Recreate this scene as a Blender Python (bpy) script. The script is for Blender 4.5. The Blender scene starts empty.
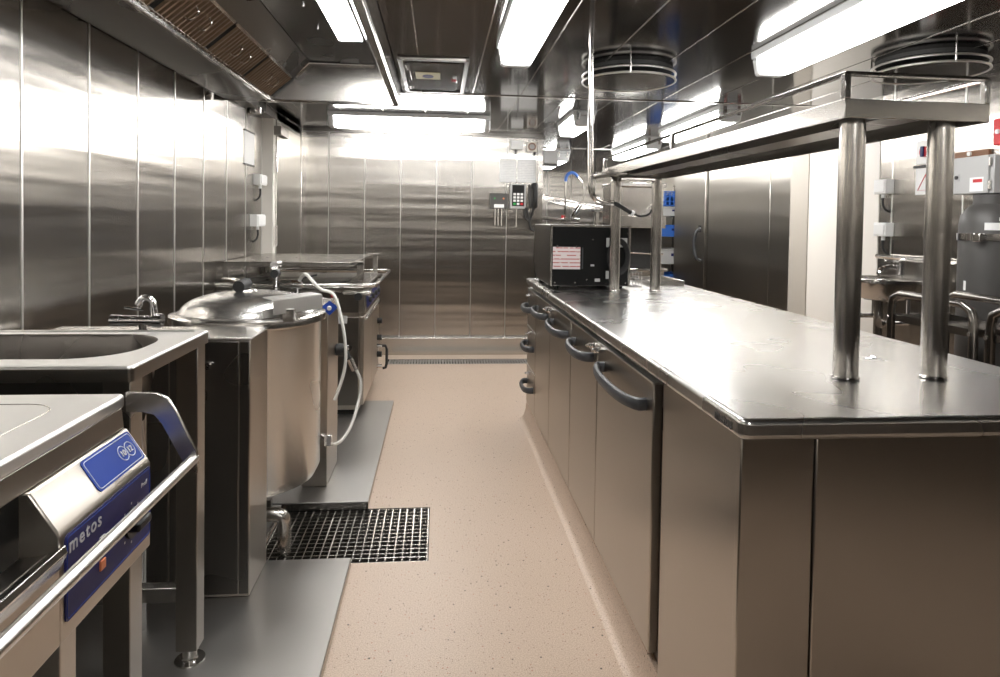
import bpy, math, random
from mathutils import Vector, Matrix
random.seed(4)
R = math.radians
C = bpy.context.scene.collection
sc = bpy.context.scene

# ------------------------------------------------------------------ camera, world, exposure
cam = bpy.data.cameras.new('camera')
co = bpy.data.objects.new('camera', cam); C.objects.link(co)
cam.sensor_width = 36.0
cam.lens = 650.0 / 1000.0 * 36.0
cam.shift_y = -0.100
cam.clip_start = 0.02
cm = Matrix.Rotation(R(-5.36), 3, 'Z') @ Matrix.Rotation(R(90 - 1.5), 3, 'X') @ Matrix.Rotation(R(0.9), 3, 'Z')
co.matrix_world = Matrix.Translation((0, 0, 1.28)) @ cm.to_4x4()
sc.camera = co
w = bpy.data.worlds.new('world'); sc.world = w; w.use_nodes = True
w.node_tree.nodes['Background'].inputs[0].default_value = (0.5, 0.52, 0.55, 1)
w.node_tree.nodes['Background'].inputs[1].default_value = 0.02
sc.view_settings.view_transform = 'Standard'
sc.view_settings.look = 'None'
sc.view_settings.gamma = 1.0
sc.view_settings.use_curve_mapping = False
sc.view_settings.exposure = 0.0
sc.cycles.sample_clamp_indirect = 8.0
LAMP = 33.0          # strength of every fluorescent diffuser

CZ = 2.12            # ceiling height
XL, XR = -1.38, 2.80 # side walls
YF, YB = 6.25, -1.9  # far wall and the wall behind the viewpoint

# ------------------------------------------------------------------ mesh helpers
class MB:
    def __init__(s): s.v = []; s.f = []
    def add(s, vs, fs):
        b = len(s.v); s.v += [Vector(p) for p in vs]; s.f += [tuple(i + b for i in f) for f in fs]; return s
    def box(s, x0, x1, y0, y1, z0, z1):
        x0, x1 = sorted((x0, x1)); y0, y1 = sorted((y0, y1)); z0, z1 = sorted((z0, z1))
        return s.add([(x0,y0,z0),(x1,y0,z0),(x1,y1,z0),(x0,y1,z0),(x0,y0,z1),(x1,y0,z1),(x1,y1,z1),(x0,y1,z1)],
                     [(0,3,2,1),(4,5,6,7),(0,1,5,4),(1,2,6,5),(2,3,7,6),(3,0,4,7)])
    def cyl(s, p0, p1, r, n=20, r2=None):
        p0, p1 = Vector(p0), Vector(p1); d = (p1 - p0).normalized()
        a = d.orthogonal().normalized(); b = d.cross(a); r2 = r if r2 is None else r2
        vs = []
        for p, q in ((p0, r), (p1, r2)):
            for i in range(n):
                t = 2 * math.pi * i / n; vs.append(p + (a * math.cos(t) + b * math.sin(t)) * q)
        fs = [(i, (i+1) % n, n + (i+1) % n, n + i) for i in range(n)]
        fs += [tuple(range(n - 1, -1, -1)), tuple(range(n, 2 * n))]
        return s.add(vs, fs)
    def tube(s, pts, r, n=10, closed=False, sub=0, flat=1.0):
        P = [Vector(p) for p in pts]
        if sub:
            Q = []; m = len(P)
            for i in range(m if closed else m - 1):
                g = (lambda k: P[k % m]) if closed else (lambda k: P[max(0, min(m - 1, k))])
                a, b, c, d = g(i-1), g(i), g(i+1), g(i+2)
                for k in range(sub):
                    t = k / sub
                    Q.append(0.5 * ((2*b) + (c-a)*t + (2*a-5*b+4*c-d)*t*t + (3*b-a-3*c+d)*t*t*t))
            if not closed: Q.append(P[-1])
            P = Q
        m = len(P); vs = []; up = None
        for i in range(m):
            if closed: d = (P[(i+1) % m] - P[i-1]).normalized()
            else: d = (P[min(i+1, m-1)] - P[max(i-1, 0)]).normalized()
            if up is None:
                up = Vector((0,0,1)) if abs(d.z) < 0.9 else Vector((1,0,0))
            a = (up - d * up.dot(d)).normalized(); b = d.cross(a); up = a
            for k in range(n):
                t = 2 * math.pi * k / n; vs.append(P[i] + (a * math.cos(t) * flat + b * math.sin(t)) * r)
        fs = []
        for i in range(m if closed else m - 1):
            j = (i + 1) % m
            for k in range(n): fs.append((i*n+k, i*n+(k+1) % n, j*n+(k+1) % n, j*n+k))
        if not closed: fs += [tuple(range(n-1, -1, -1)), tuple(range((m-1)*n, m*n))]
        return s.add(vs, fs)
    def prism(s, poly, axis, a0, a1):
        def mk(p, a): return {'x': (a, p[0], p[1]), 'y': (p[0], a, p[1]), 'z': (p[0], p[1], a)}[axis]
        n = len(poly); vs = [mk(p, a0) for p in poly] + [mk(p, a1) for p in poly]
        fs = [(i, (i+1) % n, n + (i+1) % n, n + i) for i in range(n)] + [tuple(range(n-1, -1, -1)), tuple(range(n, 2*n))]
        return s.add(vs, fs)
    def lathe(s, prof, c, n=40, axis='z'):
        vs = []
        for r, h in prof:
            for i in range(n):
                t = 2 * math.pi * i / n; x, y = r * math.cos(t), r * math.sin(t)
                p = {'z': (x, y, h), 'y': (x, h, y), 'x': (h, x, y)}[axis]
                vs.append(Vector(c) + Vector(p))
        fs = []
        for j in range(len(prof) - 1):
            for i in range(n): fs.append((j*n+i, j*n+(i+1) % n, (j+1)*n+(i+1) % n, (j+1)*n+i))
        if prof[0][0] > 1e-6: fs.append(tuple(range(n)))
        if prof[-1][0] > 1e-6: fs.append(tuple(range((len(prof)-1)*n, len(prof)*n)))
        return s.add(vs, fs)
    def ring(s, c, r, t, n=48, axis='z'):
        pts = []
        for i in range(n):
            a = 2 * math.pi * i / n; x, y = r * math.cos(a), r * math.sin(a)
            pts.append(Vector(c) + Vector({'z': (x, y, 0), 'y': (x, 0, y), 'x': (0, x, y)}[axis]))
        return s.tube(pts, t, 8, closed=True)
    def tray(s, x0, x1, y0, y1, z0, z1, t, up=True):   # folded pan with wall thickness t, open upwards or downwards
        a, b = (z0, z1) if up else (z1, z0); k = t if up else -t
        o = [(x0,y0,a),(x1,y0,a),(x1,y1,a),(x0,y1,a),(x0,y0,b),(x1,y0,b),(x1,y1,b),(x0,y1,b)]
        i = [(x0+t,y0+t,a+k),(x1-t,y0+t,a+k),(x1-t,y1-t,a+k),(x0+t,y1-t,a+k),(x0+t,y0+t,b),(x1-t,y0+t,b),(x1-t,y1-t,b),(x0+t,y1-t,b)]
        f = [(0,1,2,3),(0,1,5,4),(1,2,6,5),(2,3,7,6),(3,0,4,7)]
        return s.add(o + i, f + [tuple(q + 8 for q in r) for r in f] + [(4,5,13,12),(5,6,14,13),(6,7,15,14),(7,4,12,15)])
    def sheet(s, quad, t):
        a, b, c, d = [Vector(p) for p in quad]; n = (b - a).cross(d - a).normalized() * t
        return s.add([a, b, c, d, a+n, b+n, c+n, d+n], [(0,3,2,1),(4,5,6,7),(0,1,5,4),(1,2,6,5),(2,3,7,6),(3,0,4,7)])

ORIG = {}
def mesh_of(mb, org, smooth=True):
    import bmesh
    bm = bmesh.new()
    vv = [bm.verts.new(p - org) for p in mb.v]
    for f in mb.f:
        try: bm.faces.new([vv[i] for i in f])
        except ValueError: pass
    bmesh.ops.remove_doubles(bm, verts=bm.verts, dist=1e-6)
    bmesh.ops.recalc_face_normals(bm, faces=bm.faces)
    me = bpy.data.meshes.new('mesh'); bm.to_mesh(me); bm.free()
    if smooth:
        me.shade_smooth(); me.set_sharp_from_angle(angle=R(32))
    return me
def tag(o, label, cat=None, group=None, kind=None):
    o['label'] = label
    if cat: o['category'] = cat
    if group: o['group'] = group
    if kind: o['kind'] = kind
    return o
def obj(name, mb, mat, parent=None, bevel=0, seg=2, label=None, org=None):
    if parent is not None: org = ORIG[parent.name]
    elif org is None:
        lo = [min(p[k] for p in mb.v) for k in range(3)]; hi = [max(p[k] for p in mb.v) for k in range(3)]
        org = Vector(((lo[0]+hi[0])/2, (lo[1]+hi[1])/2, lo[2]))
    org = Vector(org)
    me = mesh_of(mb, org); me.materials.append(mat)
    o = bpy.data.objects.new(name, me); C.objects.link(o)
    if parent is not None: o.parent = parent
    else: o.location = org
    ORIG[o.name] = org
    if bevel:
        m = o.modifiers.new('bevel', 'BEVEL'); m.width = bevel; m.segments = seg; m.limit_method = 'ANGLE'; m.angle_limit = R(40)
    if label: o['label'] = label
    return o
def clone(o, parent, d):                      # another alike piece, mesh data shared
    c = o.copy(); C.objects.link(c); c.parent = parent
    c.location = Vector(o.location) + Vector(d); return c
def thing(name, loc, label, cat, group=None, kind=None):
    o = bpy.data.objects.new(name, None); C.objects.link(o); o.location = loc; o.empty_display_size = 0.05
    ORIG[o.name] = Vector(loc); return tag(o, label, cat, group, kind)
def struct(name, mb, mat, label, cat, bevel=0):
    o = obj(name, mb, mat, bevel=bevel, org=(0, 0, 0)); return tag(o, label, cat, kind='structure')
def copy_thing(root, loc, rotz=0, label=None):
    r = root.copy(); C.objects.link(r); r.location = loc; r.rotation_euler = (0, 0, rotz)
    if label: r['label'] = label
    for ch in root.children:
        c = ch.copy(); C.objects.link(c); c.parent = r
        for g in ch.children:
            d = g.copy(); C.objects.link(d); d.parent = c
    return r
def rrect(x0, x1, y0, y1, r, n=6):
    pts = []
    for cx, cy, a0 in ((x1-r, y1-r, 0), (x0+r, y1-r, 90), (x0+r, y0+r, 180), (x1-r, y0+r, 270)):
        for i in range(n + 1):
            a = R(a0 + 90 * i / n); pts.append((cx + r*math.cos(a), cy + r*math.sin(a)))
    return pts
def text_obj(name, body, size, m4, mat, parent, depth=0.0006, space=1.0, bold=0.0):
    cu = bpy.data.curves.new('text', 'FONT'); cu.body = body; cu.size = size; cu.extrude = depth; cu.space_character = space
    cu.align_x = 'LEFT'; cu.offset = bold; cu.resolution_u = 3
    t = bpy.data.objects.new('text', cu); C.objects.link(t)
    me = bpy.data.meshes.new_from_object(t.evaluated_get(bpy.context.evaluated_depsgraph_get()))
    bpy.data.objects.remove(t); bpy.data.curves.remove(cu)
    me.transform(Matrix.Translation(-ORIG[parent.name]) @ m4)
    me.materials.clear(); me.materials.append(mat)
    o = bpy.data.objects.new(name, me); C.objects.link(o); o.parent = parent; ORIG[o.name] = ORIG[parent.name]; return o
def frame(o, ex, ey):                          # matrix: text x along ex, text y along ey, origin o
    ex = Vector(ex).normalized(); ey = Vector(ey); ey = (ey - ex * ey.dot(ex)).normalized(); ez = ex.cross(ey)
    m = Matrix((ex, ey, ez)).transposed().to_4x4(); m.translation = Vector(o); return m

# ------------------------------------------------------------------ materials
def nt(name):
    m = bpy.data.materials.new(name); m.use_nodes = True; t = m.node_tree
    return m, t, t.nodes['Principled BSDF'], t.nodes.new, t.links.new
def plain(name, col, rough=0.5, metal=0.0, spec=0.5, alpha=None):
    m, t, p, N, L = nt(name)
    p.inputs['Base Color'].default_value = (*col, 1); p.inputs['Roughness'].default_value = rough
    p.inputs['Metallic'].default_value = metal; p.inputs['Specular IOR Level'].default_value = spec
    tc = N('ShaderNodeTexCoord'); no = N('ShaderNodeTexNoise'); no.inputs['Scale'].default_value = 40; no.inputs['Detail'].default_value = 4
    L(tc.outputs['Object'], no.inputs['Vector'])
    mr = N('ShaderNodeMapRange'); mr.inputs['To Min'].default_value = max(0.02, rough * 0.85); mr.inputs['To Max'].default_value = min(1, rough * 1.15)
    L(no.outputs['Fac'], mr.inputs['Value']); L(mr.outputs['Result'], p.inputs['Roughness'])
    return m
def steel(name, col=(0.60, 0.585, 0.56), rough=0.27, aniso=0.75, tang='v', wave=0.0, wscale=(1.2, 1.2, 6), grain=0.04, smudge=0.06):
    m, t, p, N, L = nt(name)
    p.inputs['Metallic'].default_value = 1.0; p.inputs['Anisotropic'].default_value = aniso
    geo = N('ShaderNodeNewGeometry'); pos = geo.outputs['Position']
    if tang == 'v':                             # grain runs up: reflections spread sideways
        cr = N('ShaderNodeVectorMath'); cr.operation = 'CROSS_PRODUCT'; L(geo.outputs['Normal'], cr.inputs[0]); cr.inputs[1].default_value = (0, 0, 1)
        ad = N('ShaderNodeVectorMath'); ad.operation = 'ADD'; L(cr.outputs[0], ad.inputs[0]); ad.inputs[1].default_value = (0.002, 0.0013, 0)
        L(ad.outputs[0], p.inputs['Tangent'])
    else:
        cx = N('ShaderNodeCombineXYZ')
        for k in range(3): cx.inputs[k].default_value = tang[k]
        L(cx.outputs[0], p.inputs['Tangent'])
    n2 = N('ShaderNodeTexNoise'); n2.inputs['Scale'].default_value = 2.2; n2.inputs['Detail'].default_value = 2; n2.inputs['Roughness'].default_value = 0.6; L(pos, n2.inputs['Vector'])
    r1 = N('ShaderNodeMapRange'); r1.inputs['To Min'].default_value = rough * (1 - smudge); r1.inputs['To Max'].default_value = rough * (1 + smudge)
    r1.inputs['From Min'].default_value = 0.25; r1.inputs['From Max'].default_value = 0.75
    L(n2.outputs['Fac'], r1.inputs['Value']); L(r1.outputs['Result'], p.inputs['Roughness'])
    mx = N('ShaderNodeMixRGB'); mx.inputs[1].default_value = (*[c * (1 - grain) for c in col], 1); mx.inputs[2].default_value = (*[min(1, c * (1 + grain)) for c in col], 1)
    L(n2.outputs['Fac'], mx.inputs[0]); L(mx.outputs[0], p.inputs['Base Color'])
    if wave:
        mw = N('ShaderNodeVectorMath'); mw.operation = 'MULTIPLY'; L(pos, mw.inputs[0]); mw.inputs[1].default_value = wscale
        nw = N('ShaderNodeTexNoise'); nw.inputs['Scale'].default_value = 1; nw.inputs['Detail'].default_value = 2; L(mw.outputs[0], nw.inputs['Vector'])
        bp = N('ShaderNodeBump'); bp.inputs['Strength'].default_value = 1; bp.inputs['Distance'].default_value = wave
        L(nw.outputs['Fac'], bp.inputs['Height']); L(bp.outputs[0], p.inputs['Normal'])
    return m
def emitter(name, col, s):
    m, t, p, N, L = nt(name)
    p.inputs['Base Color'].default_value = (0.9, 0.9, 0.9, 1)
    p.inputs['Emission Color'].default_value = (*col, 1); p.inputs['Emission Strength'].default_value = s
    return m
def lines_mat(name, base, ink, period, duty, axis=2, cols=None):   # rows of printing on paper
    m, t, p, N, L = nt(name); p.inputs['Roughness'].default_value = 0.6
    geo = N('ShaderNodeNewGeometry'); sx = N('ShaderNodeSeparateXYZ'); L(geo.outputs['Position'], sx.inputs[0])
    a = N('ShaderNodeMath'); a.operation = 'MULTIPLY'; L(sx.outputs[axis], a.inputs[0]); a.inputs[1].default_value = 1 / period
    f = N('ShaderNodeMath'); f.operation = 'FRACT'; L(a.outputs[0], f.inputs[0])
    g = N('ShaderNodeMath'); g.operation = 'LESS_THAN'; L(f.outputs[0], g.inputs[0]); g.inputs[1].default_value = duty
    no = N('ShaderNodeTexNoise'); no.inputs['Scale'].default_value = 60; L(geo.outputs['Position'], no.inputs['Vector'])
    k = N('ShaderNodeMath'); k.operation = 'GREATER_THAN'; L(no.outputs['Fac'], k.inputs[0]); k.inputs[1].default_value = 0.42
    q = N('ShaderNodeMath'); q.operation = 'MULTIPLY'; L(g.outputs[0], q.inputs[0]); L(k.outputs[0], q.inputs[1])
    mx = N('ShaderNodeMixRGB'); mx.inputs[1].default_value = (*base, 1); mx.inputs[2].default_value = (*ink, 1)
    L(q.outputs[0], mx.inputs[0]); L(mx.outputs[0], p.inputs['Base Color']); return m
def floor_mat():
    m, t, p, N, L = nt('beige_resin_floor')
    geo = N('ShaderNodeNewGeometry'); pos = geo.outputs['Position']
    def noise(s, d):
        n = N('ShaderNodeTexNoise'); n.inputs['Scale'].default_value = s; n.inputs['Detail'].default_value = d; L(pos, n.inputs['Vector']); return n
    big = noise(2.2, 4); fine = noise(260, 2)
    c1 = N('ShaderNodeMixRGB'); c1.inputs[1].default_value = (0.49, 0.372, 0.28, 1); c1.inputs[2].default_value = (0.57, 0.445, 0.35, 1); L(big.outputs['Fac'], c1.inputs[0])
    c2 = N('ShaderNodeMixRGB'); c2.blend_type = 'MULTIPLY'; c2.inputs[0].default_value = 0.35; L(c1.outputs[0], c2.inputs[1])
    rp = N('ShaderNodeMapRange'); rp.inputs['From Min'].default_value = 0.3; rp.inputs['From Max'].default_value = 0.6; L(fine.outputs['Fac'], rp.inputs['Value']); L(rp.outputs['Result'], c2.inputs[2])
    def specks(scale, r, keep):
        v = N('ShaderNodeTexVoronoi'); v.inputs['Scale'].default_value = scale; L(pos, v.inputs['Vector'])
        a = N('ShaderNodeMath'); a.operation = 'LESS_THAN'; L(v.outputs['Distance'], a.inputs[0]); a.inputs[1].default_value = r
        s = N('ShaderNodeSeparateColor'); L(v.outputs['Color'], s.inputs[0])
        b = N('ShaderNodeMath'); b.operation = 'LESS_THAN'; L(s.outputs[0], b.inputs[0]); b.inputs[1].default_value = keep
        c = N('ShaderNodeMath'); c.operation = 'MULTIPLY'; L(a.outputs[0], c.inputs[0]); L(b.outputs[0], c.inputs[1]); return c
    prev = c2
    for scale, r, keep, col in ((48, 0.16, 0.16, (0.05, 0.035, 0.03, 1)), (110, 0.20, 0.22, (0.16, 0.09, 0.06, 1)), (75, 0.17, 0.10, (0.30, 0.10, 0.06, 1))):
        s = specks(scale, r, keep); mx = N('ShaderNodeMixRGB'); L(s.outputs[0], mx.inputs[0]); L(prev.outputs[0], mx.inputs[1]); mx.inputs[2].default_value = col; prev = mx
    L(prev.outputs[0], p.inputs['Base Color'])
    r = N('ShaderNodeMapRange'); r.inputs['To Min'].default_value = 0.26; r.inputs['To Max'].default_value = 0.5; L(big.outputs['Fac'], r.inputs['Value']); L(r.outputs['Result'], p.inputs['Roughness'])
    b = N('ShaderNodeBump'); b.inputs['Strength'].default_value = 0.25; b.inputs['Distance'].default_value = 0.002; L(fine.outputs['Fac'], b.inputs['Height']); L(b.outputs[0], p.inputs['Normal'])
    return m

M = dict(
    floor=floor_mat(),
    wall=steel('wall_steel', (0.44, 0.418, 0.388), 0.26, 0.88, 'v', wave=0.007, wscale=(0.3, 0.3, 6)),
    wall_r=steel('cold_room_steel', (0.45, 0.43, 0.395), 0.30, 0.85, 'v', wave=0.004, wscale=(0.5, 0.5, 5)),
    ceil=steel('ceiling_steel', (0.175, 0.163, 0.15), 0.11, 0.0, (0, 1, 0), wave=0.001, wscale=(2, 2, 2)),
    seam=steel('seam_steel', (0.74, 0.73, 0.70), 0.38, 0.0, 'v'),
    steel=steel('brushed_steel', (0.52, 0.50, 0.47), 0.26, 0.7, 'v'),
    front=steel('cabinet_steel', (0.48, 0.445, 0.40), 0.30, 0.8, 'v'),
    top=steel('worktop_steel', (0.55, 0.54, 0.525), 0.27, 0.0, (0, 1, 0), wave=0.0025, wscale=(2, 3, 1), smudge=0.12),
    sink=steel('satin_steel', (0.66, 0.65, 0.63), 0.37, 0.0, (0, 1, 0)),
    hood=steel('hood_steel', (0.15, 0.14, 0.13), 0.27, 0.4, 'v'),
    cart=steel('trolley_steel', (0.24, 0.225, 0.21), 0.24, 0.0, 'v'),
    plate=steel('floor_plate_steel', (0.34, 0.328, 0.312), 0.42, 0.2, (0, 1, 0), smudge=0.15),
    pol=steel('polished_steel', (0.68, 0.665, 0.645), 0.16, 0.0, 'v'),
    leg=steel('leg_steel', (0.33, 0.305, 0.275), 0.28, 0.6, 'v'),
    rail=steel('rail_steel', (0.68, 0.665, 0.645), 0.32, 0.75, (0, 1, 0)),
    dark=steel('dark_steel', (0.22, 0.207, 0.192), 0.28, 0.5, 'v'),
    lid=steel('lid_steel', (0.60, 0.59, 0.57), 0.26, 0.3, 'v'),
    drum=steel('drum_steel', (0.60, 0.57, 0.53), 0.27, 0.8, (0, 0, 1)),
    chrome=plain('chrome', (0.82, 0.82, 0.83), 0.06, 1.0),
    filt=steel('filter_steel', (0.25, 0.18, 0.125), 0.30, 0.2, 'v'),
    black=plain('black_enamel', (0.006, 0.006, 0.006), 0.35, spec=0.25),
    void=plain('dark_void', (0.012, 0.011, 0.010), 0.8),
    rubber=plain('black_rubber', (0.012, 0.012, 0.012), 0.55),
    handle=plain('charcoal_plastic', (0.045, 0.047, 0.052), 0.42),
    blue=plain('blue_panel', (0.010, 0.042, 0.27), 0.5, spec=0.25),
    navy=plain('navy_panel', (0.008, 0.010, 0.085), 0.45, spec=0.25),
    crate=plain('blue_plastic', (0.035, 0.13, 0.46), 0.40),
    white=plain('white_plastic', (0.78, 0.78, 0.77), 0.40),
    ink=plain('white_print', (0.62, 0.66, 0.78), 0.5),
    silver=plain('silver_print', (0.42, 0.42, 0.45), 0.4),
    cream=plain('cream_paint', (0.78, 0.745, 0.69), 0.45),
    taupe=plain('taupe_paint', (0.42, 0.385, 0.335), 0.45),
    grey=plain('grey_paint', (0.062, 0.059, 0.056), 0.48),
    lgrey=plain('light_grey_paint', (0.42, 0.42, 0.415), 0.42),
    hull=plain('lamp_housing_grey', (0.62, 0.63, 0.63), 0.35),
    red=plain('red_paint', (0.50, 0.015, 0.02), 0.40),
    green=plain('green_paint', (0.02, 0.32, 0.06), 0.45),
    orange=plain('orange_button', (0.75, 0.22, 0.09), 0.4),
    wood=plain('brown_board', (0.20, 0.09, 0.04), 0.5),
    olive=plain('pale_label', (0.50, 0.47, 0.30), 0.5),
    hose=plain('pale_hose', (0.58, 0.57, 0.53), 0.35),
    lamp=emitter('lamp_diffuser', (1.0, 0.987, 0.967), LAMP),
    paper=lines_mat('printed_sheet', (0.74, 0.74, 0.73), (0.58, 0.585, 0.59), 0.016, 0.35),
    notice=lines_mat('pink_printed_notice', (0.70, 0.62, 0.61), (0.50, 0.16, 0.16), 0.020, 0.30),
)

# ------------------------------------------------------------------ the room
g0x, g1x, g0y, g1y = -0.66, -0.024, 2.425, 2.885        # drain pit
fl = MB()
X0, X1, Y0, Y1 = -1.5, 3.4, YB - 0.1, 10.8
for a, b, c, d in ((X0, g0x, Y0, Y1), (g1x, X1, Y0, 5.79), (g0x, g1x, Y0, g0y), (g0x, g1x, g1y, 5.79), (g0x, X1, 6.0, Y1), (g0x, -0.45, 5.79, 6.0), (0.98, X1, 5.79, 6.0)):
    fl.add([(a, c, 0), (b, c, 0), (b, d, 0), (a, d, 0)], [(0, 1, 2, 3)])
floor = struct('floor', fl, M['floor'], 'beige speckled resin floor running between the steel units', 'floor')
pit = MB()
for x0, x1, y0, y1, z in ((g0x, g1x, g0y, g1y, -0.14), (-0.45, 0.98, 5.79, 6.0, -0.06)):
    pit.add([(x0,y0,0),(x1,y0,0),(x1,y1,0),(x0,y1,0),(x0,y0,z),(x1,y0,z),(x1,y1,z),(x0,y1,z)], [(4,5,6,7),(0,1,5,4),(1,2,6,5),(2,3,7,6),(3,0,4,7)])
obj('drain_pit', pit, M['void'], floor)

def panel_wall(parent, axis, plane, spans, z0, z1, out, mat, gap=0.003, thick=0.012, strip=0.0, stripmat=None):
    for a, b in spans:
        mb = MB()
        if axis == 'x': mb.box(plane, plane + out * thick, a + gap, b - gap, z0, z1)
        else: mb.box(a + gap, b - gap, plane, plane + out * thick, z0, z1)
        obj('wall_panel', mb, mat, parent, bevel=0.0015, seg=1)
    if strip:
        for a, b in spans[1:]:
            mb = MB(); e = thick + 0.003
            if axis == 'x': mb.box(plane, plane + out * e, a - strip/2, a + strip/2, z0, z1)
            else: mb.box(a - strip/2, a + strip/2, plane, plane + out * e, z0, z1)
            obj('seam_strip', mb, stripmat, parent)
def spans(a, step, end):
    r = []
    while a < end - 1e-4: r.append((a, min(a + step, end))); a += step
    return r

wl = struct('wall_left', MB().box(XL - 0.15, XL - 0.012, YB, 5.22, 0, 2.4), M['void'], 'brushed steel panel wall behind the kettle and the range', 'wall')
panel_wall(wl, 'x', XL - 0.012, spans(2.296 - 0.417 * 10, 0.417, 5.22), 0, 2.1, 1, M['wall'], strip=0.009, stripmat=M['seam'])
wf = struct('wall_far', MB().box(-1.45, 0.98, YF + 0.012, YF + 0.15, 0, 2.4), M['void'], 'brushed steel panel wall at the end of the aisle', 'wall')
panel_wall(wf, 'y', YF + 0.012, [(-1.38, -1.04), (-1.04, -0.705), (-0.705, -0.368), (-0.368, -0.03), (-0.03, 0.308), (0.308, 0.645), (0.645, 0.98)], 0.15, CZ, -1, M['wall'], gap=0.002, strip=0.003, stripmat=M['seam'])
cb = MB().box(-1.3, 0.98, 6.185, YF, 0, 0.165)
ob = struct('baseboard_far', cb, M['steel'], 'low steel kerb along the foot of the aisle end wall', 'baseboard', bevel=0.006)
struct('wall_corner', MB().box(0.94, 0.99, YF - 0.03, 10.7, 0.0, CZ), M['wall'], 'steel wall end beside the telephone board', 'wall')
wr = struct('wall_right', MB().box(XR + 0.012, XR + 0.15, YB, 3.92, 0, 2.4), M['void'], 'brushed steel wall behind the hand basin and the gas cylinder', 'wall')
panel_wall(wr, 'x', XR + 0.012, spans(3.80 - 0.55 * 11, 0.55, 3.92), 0, CZ, -1, M['wall'], strip=0.008, stripmat=M['seam'])
struct('wall_partition', MB().box(XR - 0.004, XR + 0.15, 3.92, 4.71, 0, CZ), M['cream'], 'cream painted wall section between steel wall and cold room', 'wall', bevel=0.002)
struct('trim_1', MB().box(XR - 0.012, XR + 0.1, 4.71, 4.96, 0, CZ), M['taupe'], 'taupe jamb strip beside the cream wall section', 'trim', bevel=0.002)
wc = struct('wall_cold_room', MB().box(XR + 0.03, XR + 0.15, 4.96, 7.47, 0, 2.4), M['void'], 'tall steel cold room front with wide panels', 'wall')
panel_wall(wc, 'x', XR + 0.03, [(4.96, 5.30), (5.30, 6.57)], 0, CZ, -1, M['wall_r'], thick=0.03)
d2 = thing('door_2', (XR, 7.0, 0), 'tall steel cold room door with a black bow handle', 'door', kind='structure')
obj('door_leaf', MB().box(XR - 0.03, XR + 0.03, 6.59, 7.47, 0.02, CZ), M['wall_r'], d2, bevel=0.004)
obj('handle', MB().tube([(XR - 0.03, 6.66, 1.24), (XR - 0.08, 6.67, 1.21), (XR - 0.10, 6.69, 1.08), (XR - 0.08, 6.67, 0.93), (XR - 0.03, 6.66, 0.90)], 0.016, 10, sub=6), M['handle'], d2)
obj('hinge_plate', MB().box(XR - 0.05, XR - 0.03, 6.63, 6.70, 1.20, 1.27), M['chrome'], d2)
wd = struct('wall_deep', MB().box(0.9, 3.4, 10.712, 10.85, 0, 2.4), M['void'], 'steel panel wall at the far end of the washing area', 'wall')
panel_wall(wd, 'y', 10.712, spans(0.98, 0.4, 3.3), 0, CZ, -1, M['wall'], strip=0.006, stripmat=M['seam'])
struct('wall_deep_right', MB().box(3.2, 3.35, 7.5, 10.7, 0, 2.4), M['wall_r'], 'steel side wall of the washing area behind the crates', 'wall')
struct('wall_cold_room_end', MB().box(XR + 0.04, 3.3, 7.40, 7.50, 0, 2.4), M['wall_r'], 'steel return wall behind the cold room door', 'wall')
wb = struct('wall_behind', MB().box(-1.5, 3.0, YB - 0.15, YB - 0.012, 0, 2.4), M['void'], 'steel panel wall behind the added dark block', 'wall')
panel_wall(wb, 'y', YB - 0.012, spans(-1.38, 0.42, 2.8), 0, CZ, 1, M['wall'])

# ceiling: long panels with thin cover strips
cl = struct('ceiling', MB().box(-1.5, 3.4, YB, 10.8, 2.42, 2.5), M['void'], 'dark mirror-like steel panel ceiling', 'ceiling')
XS = [-1.40, -1.084, -0.762, -0.44, -0.118, 0.208, 0.528, 0.848, 1.17, 1.492, 1.814, 2.136, 2.458, 2.82, 3.3]
for i in range(len(XS) - 1):
    a, b = XS[i], XS[i + 1]
    for y0, y1 in ((YB, 4.345), (4.36, 7.3), (7.31, 10.7)):
        aa = a
        if b <= -0.11 and y0 < 0:
            if b < -0.25: continue
            aa = -0.25
        if y0 > 7 and b < 0.85: continue
        y1b = min(y1, YF) if b < 0.85 else y1
        if a > 2.7 and y0 < 4: y1b = 3.9
        obj('ceiling_panel', MB().box(aa + 0.003, b - 0.003, y0, y1b, CZ, CZ + 0.03), M['ceil'], cl)
    if i:
        for y0, y1 in ((YB, 4.345), (4.36, 7.3)):
            if y0 < 0 and a < -0.25: continue
            if a < 0.85: y1 = min(y1, YF)
            obj('seam_strip', MB().box(a - 0.0028, a + 0.0028, y0, y1, CZ - 0.002, CZ + 0.01), M['steel'], cl)
for y in (4.352, 7.305):
    obj('cross_batten', MB().box(-1.38 if y < 5 else 0.98, 2.80, y - 0.016, y + 0.016, CZ - 0.006, CZ + 0.01), M['pol'], cl, bevel=0.002)
hx0, hx1, hy0, hy1 = -0.225, 0.145, 3.40, 4.28
ht = obj('access_hatch', MB().box(hx0 + 0.05, hx1 - 0.05, hy0 + 0.09, hy1 - 0.09, CZ - 0.010, CZ), M['ceil'], cl, bevel=0.003, label='dark steel ceiling hatch with a small label plate')
fr = MB()
for a, b, c, d in ((hx0, hx1, hy0, hy0 + 0.035), (hx0, hx1, hy1 - 0.035, hy1), (hx0, hx0 + 0.02, hy0, hy1), (hx1 - 0.02, hx1, hy0, hy1)):
    fr.box(a, b, c, d, CZ - 0.012, CZ)
obj('hatch_frame', fr, M['dark'], ht, bevel=0.003)
obj('label_plate', MB().box(-0.145, -0.005, 3.70, 3.86, CZ - 0.013, CZ - 0.009), M['olive'], ht)
e = MB(); e.lathe([(0.0, -0.001), (1, -0.001), (1, 0.0), (0, 0)], (0, 0, 0), 24)
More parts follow.
